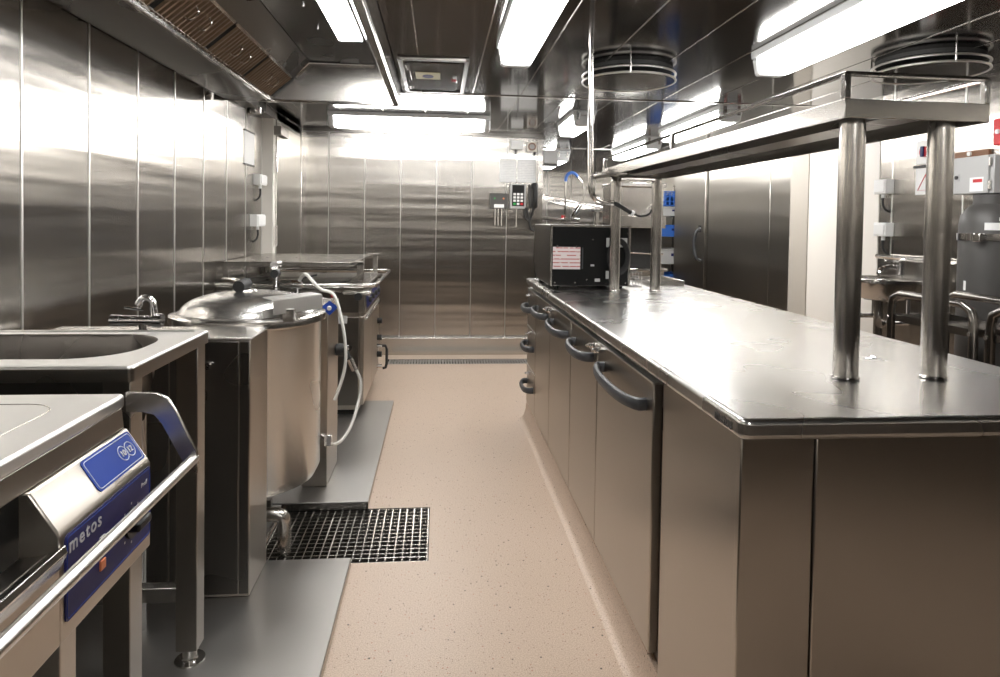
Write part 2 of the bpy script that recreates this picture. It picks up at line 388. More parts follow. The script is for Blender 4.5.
e.v = [Vector((-0.075 + p.x * 0.032, 3.78 + p.y * 0.045, CZ - 0.0135 + p.z)) for p in e.v]
obj('oval_emblem', e, M['navy'], ht)
obj('indicator', MB().cyl((0.075, 3.86, CZ - 0.02), (0.075, 3.86, CZ), 0.014, 12), M['red'], ht)
obj('indicator_cap', MB().cyl((0.078, 3.80, CZ - 0.018), (0.078, 3.80, CZ), 0.012, 12), M['white'], ht)
for y in (3.56, 4.08): obj('hatch_hinge', MB().box(hx0 + 0.03, hx0 + 0.055, y - 0.05, y + 0.05, CZ - 0.02, CZ - 0.008), M['pol'], ht)

# steel door in its boxed-out frame beside the far corner
d1 = thing('door_1', (-1.33, 5.7, 0), 'steel door in a cream frame by the corner with the end wall', 'door', kind='structure')
obj('door_frame', MB().box(-1.5, -1.295, 5.225, 5.30, 0, CZ), M['cream'], d1, bevel=0.002)
obj('door_leaf', MB().box(-1.36, -1.285, 5.30, 6.16, 0.02, 2.03), M['wall_r'], d1, bevel=0.003)
obj('door_frame', MB().box(-1.5, -1.27, 6.16, 6.25, 0, CZ), M['steel'], d1, bevel=0.003)
obj('lintel', MB().box(-1.45, -1.29, 5.30, 6.16, 2.03, CZ), M['dark'], d1)
for z0, z1 in ((1.64, 1.81), (1.06, 1.22), (0.3, 0.46)):
    obj('hinge', MB().cyl((-1.275, 5.25, z0), (-1.275, 5.25, z1), 0.012, 10), M['pol'], d1)
obj('door_closer', MB().box(-1.30, -1.24, 5.24, 5.50, 1.93, 2.0), M['dark'], d1, bevel=0.004)
struct('trim_2', MB().box(-1.38, -1.29, 4.12, 6.25, 2.055, CZ), M['dark'], 'dark steel cornice above the cream door frame', 'trim', bevel=0.004)
struct('trim_3', MB().box(-1.29, 0.98, YF - 0.05, YF, 2.095, CZ), M['dark'], 'dark cornice above the aisle end wall', 'trim')

# coved resin base of the island
cv = [(0.535, 0.0), (0.553, 0.003), (0.567, 0.015), (0.578, 0.05), (0.585, 0.10), (0.64, 0.10), (0.64, 0.0)]
struct('baseboard_counter', MB().prism(cv, 'y', 1.62, 4.2), M['floor'], 'coved beige resin base under the refrigerated doors', 'baseboard')

# ------------------------------------------------------------------ lights
def ceiling_light(cx, cy, L, axis, label):
    t = thing('ceiling_light', (cx, cy, CZ), label, 'light', 'fluorescent ceiling lights')
    def sec(w0, w1, z0, z1, a, b):
        poly = [(-w0/2, z0), (-w1/2, z1), (w1/2, z1), (w0/2, z0)]
        mb = MB()
        if axis == 'y': mb.prism([(cx + p, z) for p, z in poly], 'y', cy + a, cy + b)
        else: mb.prism([(cy + p, z) for p, z in poly], 'x', cx + a, cx + b)
        return mb
    h = L / 2
    obj('housing', sec(0.176, 0.180, CZ - 0.035, CZ, -h, h), M['hull'], t, bevel=0.006)
    obj('diffuser', sec(0.135, 0.168, CZ - 0.118, CZ - 0.035, -h + 0.05, h - 0.05), M['lamp'], t, bevel=0.018, seg=3)
    for s in (-1, 1):
        a, b = sorted((s * (h - 0.05), s * h))
        e = obj('end_cap', sec(0.137, 0.170, CZ - 0.119, CZ - 0.034, a, b), M['hull'], t, bevel=0.014, seg=3)
        for k in (-0.05, 0.05):
            p = s * h
            mb = MB()
            if axis == 'y': mb.box(cx + k - 0.012, cx + k + 0.012, cy + p, cy + p + s * 0.008, CZ - 0.075, CZ - 0.01)
            else: mb.box(cx + p, cx + p + s * 0.008, cy + k - 0.012, cy + k + 0.012, CZ - 0.075, CZ - 0.01)
            obj('clip', mb, M['pol'], e)
    return t
ceiling_light(0.345, 2.42, 1.27, 'y', 'fluorescent ceiling light over the aisle between hood and round vent')
ceiling_light(-0.24, 5.25, 1.27, 'x', 'fluorescent ceiling light lying across the aisle before the end wall')
ceiling_light(1.585, 2.42, 1.27, 'y', 'fluorescent ceiling light above the worktop beside the tubular overshelf')
ceiling_light(2.02, 5.02, 1.27, 'y', 'fluorescent ceiling light in front of the cold room door')
ceiling_light(2.05, 6.75, 1.27, 'y', 'fluorescent ceiling light above the blue crate rack')
ceiling_light(1.07, 5.13, 0.68, 'y', 'short fluorescent ceiling light beyond the round vent')
ceiling_light(1.44, 8.2, 1.27, 'y', 'fluorescent ceiling light deep in the washing area')

ceiling_light(0.345, -0.95, 1.27, 'y', 'unseen ceiling light added to brighten the overshelf edge')  # out-of-view light, added to brighten the near edge of the overshelf

def round_vent(cx, cy, label):
    t = thing('ceiling_vent', (cx, cy, CZ), label, 'vent', 'round ceiling vents')
    obj('duct_collar', MB().lathe([(0.235, CZ), (0.235, CZ - 0.02), (0.0, CZ - 0.02)], (cx, cy, 0), 40), M['void'], t)
    obj('lower_disc', MB().lathe([(0.0, CZ - 0.060), (0.245, CZ - 0.060), (0.245, CZ - 0.068), (0.0, CZ - 0.068)], (cx, cy, 0), 48), M['ceil'], t)
    for z in (CZ - 0.034, CZ - 0.066): obj('rim_ring', MB().ring((cx, cy, z), 0.25, 0.006), M['seam'], t)
    for k in range(3):
        a = R(256 + 120 * k); x, y = cx + 0.252 * math.cos(a), cy + 0.252 * math.sin(a)
        obj('spacer', MB().cyl((x, y, CZ), (x, y, CZ - 0.07), 0.004, 8), M['pol'], t)
    return t
round_vent(1.02, 3.50, 'round dark ceiling vent with two bright rings above the worktop')
round_vent(2.42, 3.05, 'round dark ceiling vent with two bright rings near the gas cylinder')

# ------------------------------------------------------------------ exhaust hood
H0, H1 = -1.2, 4.10
hd = thing('exhaust_hood', (-0.8, 1.5, 2.0), 'long stainless steel exhaust hood along the panel wall above the kettle', 'hood')
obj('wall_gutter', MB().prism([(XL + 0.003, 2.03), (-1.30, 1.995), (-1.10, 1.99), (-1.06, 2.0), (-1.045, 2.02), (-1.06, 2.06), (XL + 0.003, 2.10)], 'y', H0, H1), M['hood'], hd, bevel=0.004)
obj('gutter_lip', MB().prism([(-1.055, 1.992), (-1.035, 1.992), (-1.035, 2.024), (-1.055, 2.024)], 'y', H0, H1), M['pol'], hd, bevel=0.003)
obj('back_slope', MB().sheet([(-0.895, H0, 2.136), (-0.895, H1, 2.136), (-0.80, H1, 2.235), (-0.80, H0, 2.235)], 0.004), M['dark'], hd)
obj('top_plate', MB().box(-0.81, -0.40, H0, H1, 2.235, 2.24), M['hood'], hd)
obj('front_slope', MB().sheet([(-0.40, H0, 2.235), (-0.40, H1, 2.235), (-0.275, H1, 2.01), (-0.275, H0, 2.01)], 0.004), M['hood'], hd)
obj('front_lip', MB().prism([(-0.25, CZ + 0.1), (-0.25, 1.995), (-0.258, 1.985), (-0.29, 1.985), (-0.298, 2.0), (-0.298, 2.025), (-0.285, 2.03), (-0.275, 2.02), (-0.262, 2.02), (-0.262, CZ + 0.1)], 'y', H0, H1), M['pol'], hd, bevel=0.002)
obj('end_plate', MB().prism([(XL + 0.01, 1.99), (-0.25, 1.99), (-0.262, 2.12), (-0.40, 2.24), (-0.80, 2.24), (-0.90, 2.14), (-1.05, 2.02), (XL + 0.01, 2.1)], 'y', H1 - 0.003, H1 + 0.012), M['steel'], hd)
obj('end_lip', MB().box(-1.05, -0.26, H1 - 0.03, H1 + 0.012, 1.985, 2.0), M['pol'], hd, bevel=0.003)
obj('corner_channel', MB().tube([(-0.885, H1 - 0.02, 2.15), (-0.80, H1 - 0.02, 2.228), (-0.41, H1 - 0.02, 2.228)], 0.010, 8), M['pol'], hd)
fa, fb = Vector((-1.042, 0, 2.012)), Vector((-0.895, 0, 2.138))
fd = (fb - fa).normalized(); fn = Vector((fd.z, 0, -fd.x)); flen = (fb - fa).length
fw = 0.55
first = None
for k in range(9):
    y0 = H1 - 0.02 - (k + 1) * fw
    if first is None:
        f = obj('grease_filter', MB().sheet([fa + Vector((0, y0 + 0.008, 0)) - fn*0.03, fa + Vector((0, y0 + fw - 0.008, 0)) - fn*0.03, fb + Vector((0, y0 + fw - 0.008, 0)) - fn*0.03, fb + Vector((0, y0 + 0.008, 0)) - fn*0.03], 0.004), M['void'], hd)
        fm = MB()
        for a in (fa, fb - fd * 0.014): fm.add([a + Vector((0, y0 + 0.006, 0)) + q for q in (Vector((0,0,0)), fd*0.014, fd*0.014 + Vector((0, fw - 0.012, 0)), Vector((0, fw - 0.012, 0)))], [(0,1,2,3)])
        obj('filter_rim', fm, M['pol'], f)
        n = 14
        for j in range(n):
            yy = y0 + 0.02 + (fw - 0.04) * (j + 0.5) / n; hw = (fw - 0.04) / n * 0.29
            mb = MB(); a, b = fa + fd * 0.014, fb - fd * 0.014
            prof = [(-hw, 0.0), (-hw * 0.6, 0.010), (hw * 0.6, 0.010), (hw, 0.0)]
            vs = [a + Vector((0, yy + u, 0)) + fn * q for u, q in prof] + [b + Vector((0, yy + u, 0)) + fn * q for u, q in prof]
            mb.add(vs, [(0,1,5,4), (1,2,6,5), (2,3,7,6), (0,3,2,1), (4,5,6,7)])
            obj('baffle', mb, M['filt'], f)
        for yy in (y0 + 0.18, y0 + 0.32):
            p = fa + fd * flen * 0.5 + Vector((0, yy, 0)) + fn * 0.012
            obj('ring_pull', MB().tube([p - fd*0.03, p - fd*0.02 + fn*0.025, p + fd*0.02 + fn*0.025, p + fd*0.03], 0.003, 6, sub=4), M['pol'], f)
        first = f
    else:
        c = first.copy(); C.objects.link(c); c.parent = hd; c.location = Vector((0, -k * fw, 0))
        for ch in first.children:
            g = ch.copy(); C.objects.link(g); g.parent = c
lampb = obj('recessed_lamp', MB().box(-0.545, -0.405, 2.25, 3.52, 2.222, 2.236), M['pol'], hd, bevel=0.003)
obj('lamp_glass', MB().box(-0.535, -0.415, 2.27, 3.50, 2.215, 2.224), M['lamp'], lampb, label='glowing hood lamp glass')
lampc = obj('recessed_lamp', MB().box(-0.545, -0.405, 0.55, 1.82, 2.222, 2.236), M['pol'], hd, bevel=0.003)
obj('lamp_glass', MB().box(-0.535, -0.415, 0.57, 1.80, 2.215, 2.224), M['lamp'], lampc)
for x, y in ((-0.62, 3.35), (-0.62, 3.0), (-0.45, 3.75), (-0.7, 3.7), (-0.7, 2.75)):
    obj('screw', MB().cyl((x, y, 2.226), (x, y, 2.236), 0.008, 10), M['chrome'], hd)

# ------------------------------------------------------------------ island: worktop, cabinets, overshelf
t = thing('worktop', (1.02, 2.6, 0.88), 'long stainless steel worktop with rolled edge over the refrigerated cabinets', 'worktop')
obj('top_sheet', MB().prism(rrect(0.562, 1.476, 1.146, 4.14, 0.022), 'z', 0.879, 0.92), M['top'], t, bevel=0.011, seg=4)
text_obj('maker_mark', 'metos', 0.030, frame((0.5612, 1.262, 0.889), (0, -1, 0), (0, 0, 1)), M['grey'], t, space=1.05, bold=0.0006)
obj('drain_button', MB().ring((1.19, 1.68, 0.9205), 0.014, 0.002, 24), M['chrome'], t)
ZT, ZB = 0.855, 0.125
def bow_handle(parent, y0, y1, z, out=0.05, x=0.573):
    m = (y0 + y1) / 2
    pts = [(x, y0, z), (x - out*0.55, y0 + 0.004, z), (x - out*0.92, y0 + (y1-y0)*0.2, z - 0.004), (x - out, m, z - 0.006), (x - out*0.92, y1 - (y1-y0)*0.2, z - 0.004), (x - out*0.55, y1 - 0.004, z), (x, y1, z)]
    return obj('handle', MB().tube(pts, 0.0115, 10, sub=4, flat=1.6), M['handle'], parent)
def lock(parent, y, z):
    mb = MB().cyl((0.575, y, z), (0.552, y, z), 0.011, 12); mb.box(0.560, 0.572, y - 0.028, y + 0.02, z - 0.006, z + 0.006); mb.cyl((0.553, y, z), (0.540, y, z), 0.006, 8)
    return obj('lock', mb, M['chrome'], parent)
def cold_cabinet(y0, y1, doors, label):
    t = thing('refrigerated_cabinet', (1.0, (y0+y1)/2, 0.0), label, 'cabinet', 'refrigerated cabinets under the worktop')
    obj('body', MB().box(0.60, 1.45, y0 + 0.002, y1 - 0.002, 0.10, 0.868), M['dark'], t)
    obj('plinth', MB().box(0.645, 1.40, y0 + 0.002, y1 - 0.002, 0.0, 0.10), M['void'], t)
    for a, b, lk in doors:
        d = obj('door', MB().box(0.573, 0.60, a + 0.004, b - 0.004, ZB, ZT), M['front'], t, bevel=0.004, seg=2)
        obj('top_return', MB().box(0.571, 0.60, a + 0.004, b - 0.004, ZT - 0.002, ZT + 0.004), M['seam'], d)  # pale steel puts the lamp's bright line into the door top
        bow_handle(d, a + 0.06, b - 0.10, 0.785)
        lock(d, lk, 0.832)
    return t
cold_cabinet(1.668, 2.755, [(1.668, 2.282, 2.24), (2.282, 2.755, 2.325)], 'two-door refrigerated cabinet next to the plain end panel')
cold_cabinet(2.755, 3.775, [(2.755, 3.285, 3.25), (3.285, 3.775, 3.325)], 'two-door refrigerated cabinet next to the drawer stack')
t = thing('drawer_cabinet', (1.0, 3.98, 0), 'narrow steel cabinet with three bow-handled drawers under the oven', 'cabinet')
obj('body', MB().box(0.60, 1.45, 3.777, 4.128, 0.10, 0.868), M['dark'], t)
obj('plinth', MB().box(0.645, 1.40, 3.777, 4.128, 0.0, 0.10), M['void'], t)
for z0, z1 in ((0.625, ZT), (0.378, 0.619), (ZB, 0.372)):
    d = obj('drawer', MB().box(0.573, 0.60, 3.779, 4.128, z0, z1), M['front'], t, bevel=0.004)
    obj('top_return', MB().box(0.571, 0.60, 3.779, 4.128, z1 - 0.002, z1 + 0.003), M['seam'], d)  # paler steel stands in for the lamp glint on the drawer top
    bow_handle(d, 3.84, 4.09, z1 - 0.105, 0.05)
    lock(d, 3.98, z1 - 0.03)
t = thing('end_panel_cabinet', (1.0, 1.4, 0), 'closed steel cabinet end with plain panels at the worktop corner', 'cabinet')
obj('core', MB().box(0.60, 1.45, 1.20, 1.665, 0.02, 0.868), M['void'], t)
obj('side_panel', MB().box(0.580, 0.60, 1.182, 1.615, 0.012, 0.877), M['front'], t, bevel=0.003)
obj('corner_panel', MB().box(0.5785, 0.726, 1.180, 1.20, 0.012, 0.877), M['front'], t, bevel=0.003)
obj('end_panel', MB().box(0.730, 1.45, 1.180, 1.20, 0.012, 0.877), M['front'], t, bevel=0.003)
obj('gap_gasket', MB().box(0.598, 0.615, 1.616, 1.666, 0.02, 0.868), M['rubber'], t)
obj('base', MB().box(0.60, 1.44, 1.20, 1.66, 0.0, 0.02), M['void'], t)

t = thing('overshelf', (1.08, 1.455, 0.92), 'tubular stainless overshelf with guard rail standing on the worktop', 'shelf')
sx0, sx1, sy0, sy1 = 0.905, 1.264, 1.395, 3.44
obj('shelf_pan', MB().tray(sx0, sx1, sy0, sy1, 1.526, 1.570, 0.004, up=False), M['steel'], t, bevel=0.002)
obj('stiffener', MB().box(1.03, 1.13, sy0 + 0.05, sy1 - 0.05, 1.535, 1.558), M['dark'], t)
for y in (1.455, 3.385):
    for x in (0.966, 1.193):
        p = obj('post', MB().cyl((x, y, 0.921), (x, y, 1.50 if y > 2 else 1.56), 0.028, 24), M['steel'], t)
        obj('weld_ring', MB().ring((x, y, 0.924), 0.029, 0.003, 24), M['pol'], p)
    if y > 2: obj('cross_bar', MB().tube([(0.966, y, 1.49), (0.972, y, 1.518), (1.0, y, 1.53), (1.159, y, 1.53), (1.187, y, 1.518), (1.193, y, 1.49)], 0.0275, 14, sub=3), M['steel'], t)
zr = 1.626
obj('guard_rail', MB().tube([(sx0+0.006, sy1-0.02, zr), (sx0+0.006, sy0+0.006, zr), (sx1-0.006, sy0+0.006, zr), (sx1-0.006, sy1-0.02, zr)], 0.0065, 8), M['pol'], t)
for x, y in ((sx0+0.006, sy0+0.008), (sx0+0.006, 2.45), (sx0+0.006, sy1-0.03), (sx1-0.006, sy0+0.008), (sx1-0.006, 2.45), (sx1-0.006, sy1-0.03)):
    obj('rail_stud', MB().box(x-0.008, x+0.008, y-0.008, y+0.008, 1.57, zr), M['pol'], t, bevel=0.002)

t.rotation_euler.z = R(1.05)
t = thing('cable_conduit', (0.697, 3.0, 1.37), 'thin steel conduit dropping from the ceiling to the overshelf with black cable', 'conduit')
obj('pipe', MB().tube([(0.692, 3.0, CZ), (0.697, 3.0, 1.9), (0.703, 3.0, 1.50), (0.706, 3.0, 1.44), (0.722, 3.0, 1.40), (0.765, 3.0, 1.378), (0.815, 3.0, 1.376)], 0.0135, 12, sub=4), M['pol'], t)
obj('strut', MB().cyl((0.705, 3.0, 1.497), (0.853, 3.275, 1.532), 0.016, 12), M['steel'], t)
obj('clamp', MB().box(0.846, 0.8675, 3.26, 3.33, 1.515, 1.562), M['steel'], t, bevel=0.003)
obj('cable', MB().tube([(0.81, 3.0, 1.376), (0.84, 3.0, 1.365), (0.88, 3.0, 1.342), (0.915, 3.0, 1.325), (0.95, 3.0, 1.315), (0.985, 3.0, 1.325), (1.0, 3.0, 1.345)], 0.005, 8, sub=5), M['rubber'], t)
obj('cable_sleeve', MB().tube([(0.81, 3.0, 1.376), (0.84, 3.0, 1.365), (0.88, 3.0, 1.342), (0.905, 3.0, 1.329)], 0.010, 10, sub=5), M['rubber'], t)
obj('cable_tie', MB().cyl((0.902, 3.0, 1.331), (0.914, 3.0, 1.325), 0.013, 10), M['white'], t)

# oven turned with its back to the aisle
t = thing('countertop_oven', (0.81, 3.75, 0.92), 'countertop oven with black back panel and pink notice on the worktop', 'oven')
ox0, ox1, oy0, oy1, oz0, oz1 = 0.600, 1.040, 3.46, 4.06, 0.936, 1.268
obj('casing', MB().box(ox0, ox1, oy0 + 0.012, oy1, oz0, oz1), M['dark'], t, bevel=0.004)
bk = obj('back_panel', MB().box(ox0 + 0.010, ox1 - 0.012, oy0, oy0 + 0.014, oz0 + 0.004, oz1 - 0.012), M['black'], t, bevel=0.002)
fr = MB()
for a, b, c, d in ((ox0, ox0+0.009, oz0, oz1), (ox1-0.011, ox1, oz0, oz1), (ox0, ox1, oz1-0.010, oz1)): fr.box(a, b, oy0 - 0.003, oy0 + 0.02, c, d)
obj('edge_flange', fr, M['steel'], t)
obj('notice', MB().box(0.612, 0.762, oy0 - 0.004, oy0 - 0.001, 1.028, 1.148), M['notice'], bk, label='pink and white printed notice')
for x in (0.635, 0.74): obj('notice_hook', MB().box(x - 0.003, x + 0.003, oy0 - 0.006, oy0, 1.145, 1.158), M['pol'], bk)
obj('hinge_slot', MB().box(0.772, 0.778, oy0 - 0.003, oy0, 1.03, 1.145), M['handle'], bk)
for x, y in ((0.625, 0.955), (0.735, 0.955), (0.905, 0.955), (0.80, 0.972), (1.015, 0.955), (1.02, 1.225), (0.83, 1.19)):
    obj('screw', MB().cyl((x, oy0 - 0.004, y), (x, oy0, y), 0.004, 8), M['pol'], bk)
obj('socket', MB().box(0.845, 0.872, oy0 - 0.008, oy0, 0.962, 0.978), M['lgrey'], bk)
obj('warning_tag', MB().box(0.820, 0.840, oy0 - 0.003, oy0, 1.045, 1.055), M['lgrey'], bk)
obj('cord_cleat', MB().box(0.905, 1.02, oy0 - 0.006, oy0, 1.150, 1.200), M['lgrey'], bk)
obj('cord_cleat', MB().box(0.905, 0.935, oy0 - 0.006, oy0, 0.978, 1.02), M['lgrey'], bk)
for k in range(3):
    mb = MB(); pts = []
    for i in range(28):
        a = 2 * math.pi * i / 28; pts.append((0.968 + (0.047 + 0.006*k) * math.cos(a), oy0 - 0.012 - 0.006 * k, 1.10 + (0.075 + 0.010*k) * math.sin(a)))
    obj('power_cord', mb.tube(pts, 0.006, 8, closed=True), M['rubber'], t)
for x in (0.64, 1.0):
    for y in (3.52, 4.0): obj('foot', MB().cyl((x, y, 0.9215), (x, y, 0.938), 0.016, 12), M['rubber'], t)

# wire tray and small things on the worktop beyond the oven
t = thing('wire_basket', (1.10, 3.60, 0.92), 'small clear wire basket on the worktop beside the oven', 'basket')
for z in (0.925, 0.965, 1.005):
    obj('hoop', MB().tube([(1.065, 3.55, z), (1.135, 3.55, z), (1.135, 3.66, z), (1.065, 3.66, z)], 0.0025, 6, closed=True), M['chrome'], t)
for i in range(5):
    for y in (3.55, 3.66): obj('wire', MB().cyl((1.065 + 0.0175*i, y, 0.922), (1.065 + 0.0175*i, y, 1.008), 0.0018, 6), M['chrome'], t)
for i in range(6): obj('wire', MB().cyl((1.065, 3.55 + 0.022*i, 0.923), (1.135, 3.55 + 0.022*i, 0.923), 0.0018, 6), M['chrome'], t)
t = thing('serving_tray', (1.36, 3.85, 0.92), 'shallow steel tray lying on the far worktop corner', 'tray')
obj('tray_rim', MB().tube([(1.22, 3.70, 0.942), (1.44, 3.70, 0.942), (1.44, 4.05, 0.942), (1.22, 4.05, 0.942)], 0.006, 8, closed=True), M['pol'], t)
obj('tray_pan', MB().tray(1.22, 1.44, 3.70, 4.05, 0.921, 0.942, 0.003), M['steel'], t)

# ------------------------------------------------------------------ cooking line: floor plates and drain grate
PZ = 0.035
def plate(y0, y1, x0, x1, label):
    t = thing('floor_plate', ((x0+x1)/2, (y0+y1)/2, 0), label, 'floor plate', 'raised steel floor plates')
    obj('plate_top', MB().box(x0, x1, y0, y1, PZ - 0.006, PZ), M['plate'], t, bevel=0.002)
    sk = MB()
    for a, b, c, d in ((x1-0.006, x1, y0, y1), (x0, x1, y0, y0+0.006), (x0, x1, y1-0.006, y1), (x0, x0 + 0.006, y0, y1)): sk.box(a, b, c, d, 0, PZ - 0.006)
    obj('edge_skirt', sk, M['steel'], t)
    return t
plate(-0.2, 2.40, XL + 0.005, -0.307, 'raised steel floor plate under the sink table and bratt pan')
plate(2.88, 4.50, XL + 0.005, -0.297, 'raised steel floor plate running from the drain to the range')
plate(2.41, 2.87, XL + 0.005, -0.665, 'narrow steel floor plate under the kettle behind the drain grate')

t = thing('floor_grate', ((g0x+g1x)/2, (g0y+g1y)/2, -0.03), 'square-mesh steel floor grate over the drain below the kettle', 'grate')
nx, ny = 20, 14
for i in range(nx + 1):
    x = g0x + 0.006 + (g1x - g0x - 0.012) * i / nx
    obj('grate_bar', MB().box(x - 0.0022, x + 0.0022, g0y + 0.004, g1y - 0.004, -0.028, -0.002), M['pol'], t)
for j in range(ny + 1):
    y = g0y + 0.006 + (g1y - g0y - 0.012) * j / ny
    obj('cross_bar', MB().box(g0x + 0.004, g1x - 0.004, y - 0.0022, y + 0.0022, -0.026, -0.003), M['steel'], t)
t = thing('channel_grate', (0.27, 5.9, -0.02), 'long narrow drain grate in the floor before the end wall', 'grate')
for y in (5.80, 5.99): obj('side_bar', MB().box(-0.44, 0.97, y - 0.008, y + 0.008, -0.02, -0.001), M['plate'], t)
for i in range(56):
    x = -0.43 + 1.39 * i / 55
    obj('slot_bar', MB().box(x - 0.0095, x + 0.0095, 5.80, 5.99, -0.015, -0.002), M['plate'], t)

# ------------------------------------------------------------------ bratt pan at the front
t = thing('bratt_pan', (-0.95, 0.7, 0), 'low stainless bratt pan with blue control panel and tubular front rail', 'cooker')
by0, by1 = 0.1, 1.26
obj('lid', MB().prism(rrect(-1.36, -0.575, by0, by1, 0.012), 'z', 0.925, 0.95), M['sink'], t, bevel=0.006, seg=3)
lg = MB().tube([(x, y, 0.950) for x, y in rrect(-1.28, -0.645, 0.2, 1.19, 0.06)], 0.0012, 6, closed=True)
obj('pressed_outline', lg, M['steel'], t)
obj('body', MB().box(-1.34, -0.60, by0 + 0.03, by1 - 0.012, 0.62, 0.925), M['dark'], t)
cons = [(-0.60, 0.886), (-0.572, 0.886), (-0.535, 0.830), (-0.530, 0.821), (-0.530, 0.665), (-0.60, 0.655)]
cr = obj('control_console', MB().prism(cons, 'y', 0.965, by1 - 0.004), M['front'], t, bevel=0.003)
cl_ = [(-0.60, 0.725), (-0.552, 0.725), (-0.535, 0.745), (-0.535, 0.765), (-0.552, 0.768), (-0.560, 0.80), (-0.530, 0.815), (-0.530, 0.665), (-0.60, 0.655)]
obj('front_apron', MB().prism([(-0.60, 0.79), (-0.545, 0.80), (-0.530, 0.79), (-0.530, 0.665), (-0.60, 0.655)], 'y', by0, 0.965), M['front'], t, bevel=0.003)
obj('pocket_lip', MB().prism([(-0.545, 0.80), (-0.522, 0.812), (-0.518, 0.80), (-0.530, 0.775)], 'y', by0, 0.964), M['pol'], t, bevel=0.002)
obj('pocket_void', MB().box(-0.612, -0.585, by0, 0.965, 0.79, 0.885), M['black'], t)
obj('top_visor', MB().prism([(-0.61, 0.924), (-0.581, 0.924), (-0.577, 0.887), (-0.61, 0.887)], 'y', by0, by1 - 0.004), M['front'], t, bevel=0.002)
# blue sign lies on the sloping facet
q0 = Vector((-0.572, 0, 0.886)); q1 = Vector((-0.535, 0, 0.830)); qd = (q1 - q0).normalized(); ql = (q1 - q0).length; qn = Vector((-qd.z, 0, qd.x)); qn = qn if qn.x > 0 else -qn
def facet(u, v, h): return q0 + qd * v + Vector((0, u, 0)) + qn * h
def facet_plate(u0, u1, v0, v1, r, h0, h1):
    mb = MB(); poly = rrect(u0, u1, v0, v1, r, 4); n = len(poly)
    mb.add([facet(u, v, h0) for u, v in poly] + [facet(u, v, h1) for u, v in poly], [(i, (i+1) % n, n+(i+1) % n, n+i) for i in range(n)] + [tuple(range(n-1, -1, -1)), tuple(range(n, 2*n))]); return mb
obj('blue_sign', facet_plate(1.088, 1.249, 0.004, ql - 0.004, 0.008, 0.0002, 0.0016), M['blue'], cr, label='blue sign with two white rings')
pts = [facet(u, v, 0.0018) for u, v in rrect(1.093, 1.244, 0.008, ql - 0.008, 0.006, 4)]
obj('sign_outline', MB().tube(pts, 0.0008, 5, closed=True), M['ink'], cr)
for u, s in ((1.198, '10'), (1.222, '12')):
    c = []
    for i in range(20):
        a = 2 * math.pi * i / 20
        c.append(facet(u + 0.0135 * math.cos(a), ql * 0.5 + 0.0135 * math.sin(a), 0.0018))
    obj('sign_ring', MB().tube(c, 0.0009, 5, closed=True), M['ink'], cr)
    text_obj('sign_digits', s, 0.016, frame(facet(u - 0.0085, ql * 0.5 + 0.0055, 0.0022), (0, 1, 0), -qd), M['white'], cr)
px = -0.5292
def front_plate(y0, y1, z0, z1, r, x0, x1): return MB().prism(rrect(y0, y1, z0, z1, r, 4), 'x', x0, x1)
obj('navy_panel', front_plate(0.975, 1.250, 0.690, 0.818, 0.008, px - 0.002, px + 0.001), M['navy'], cr, label='dark blue control panel')
obj('panel_outline', MB().tube([(px + 0.0012, y, z) for y, z in rrect(0.979, 1.246, 0.694, 0.814, 0.006, 4)], 0.0006, 5, closed=True), M['blue'], cr)
text_obj('maker_mark', 'metos', 0.031, frame((px + 0.0012, 0.983, 0.789), (0, 1, 0), (0, 0, 1)), M['silver'], cr, space=1.22, bold=0.0004)
text_obj('model_mark', 'Proff', 0.012, frame((px + 0.0012, 1.212, 0.790), (0, 1, 0), (0, 0, 1)), M['silver'], cr)
obj('green_button', MB().box(px, px + 0.004, 1.068, 1.084, 0.756, 0.770), M['lgrey'], cr, bevel=0.001)
obj('orange_button', MB().box(px, px + 0.004, 1.068, 1.084, 0.716, 0.732), M['orange'], cr, bevel=0.001)
kn = obj('control_knob', MB().cyl((px, 1.175, 0.745), (px + 0.006, 1.175, 0.745), 0.026, 24), M['black'], cr)
obj('knob_grip', MB().box(px + 0.004, px + 0.026, 1.150, 1.200, 0.737, 0.753), M['black'], kn, bevel=0.004)
obj('dial_marks', MB().add([(px + 0.0015, 1.175 + 0.034*math.cos(R(a)) + dx, 0.745 + 0.034*math.sin(R(a)) + dz) for a in range(0, 360, 45) for dx, dz in ((-.002,-.002),(.002,-.002),(.002,.002),(-.002,.002))], [tuple(range(4*i, 4*i+4)) for i in range(8)]), M['silver'], kn)
# end bracket and front rail
out = [(-0.575, 0.952), (-0.520, 0.950), (-0.500, 0.940), (-0.485, 0.915), (-0.447, 0.835), (-0.447, 0.815), (-0.470, 0.815), (-0.478, 0.83), (-0.512, 0.895), (-0.525, 0.910), (-0.545, 0.915), (-0.575, 0.915)]
for y in (by1 - 0.004, by0): obj('rail_bracket', MB().prism(out, 'y', y, y + 0.008), M['steel'], t, bevel=0.001)
obj('front_rail', MB().cyl((-0.455, by0, 0.824), (-0.455, by1 + 0.004, 0.824), 0.0098, 28), M['rail'], t)
for x in (-1.30, -0.66):
    for y in (0.2, 1.18):
        obj('leg', MB().box(x - 0.025, x + 0.025, y - 0.025, y + 0.025, PZ, 0.64), M['front'], t, bevel=0.002)

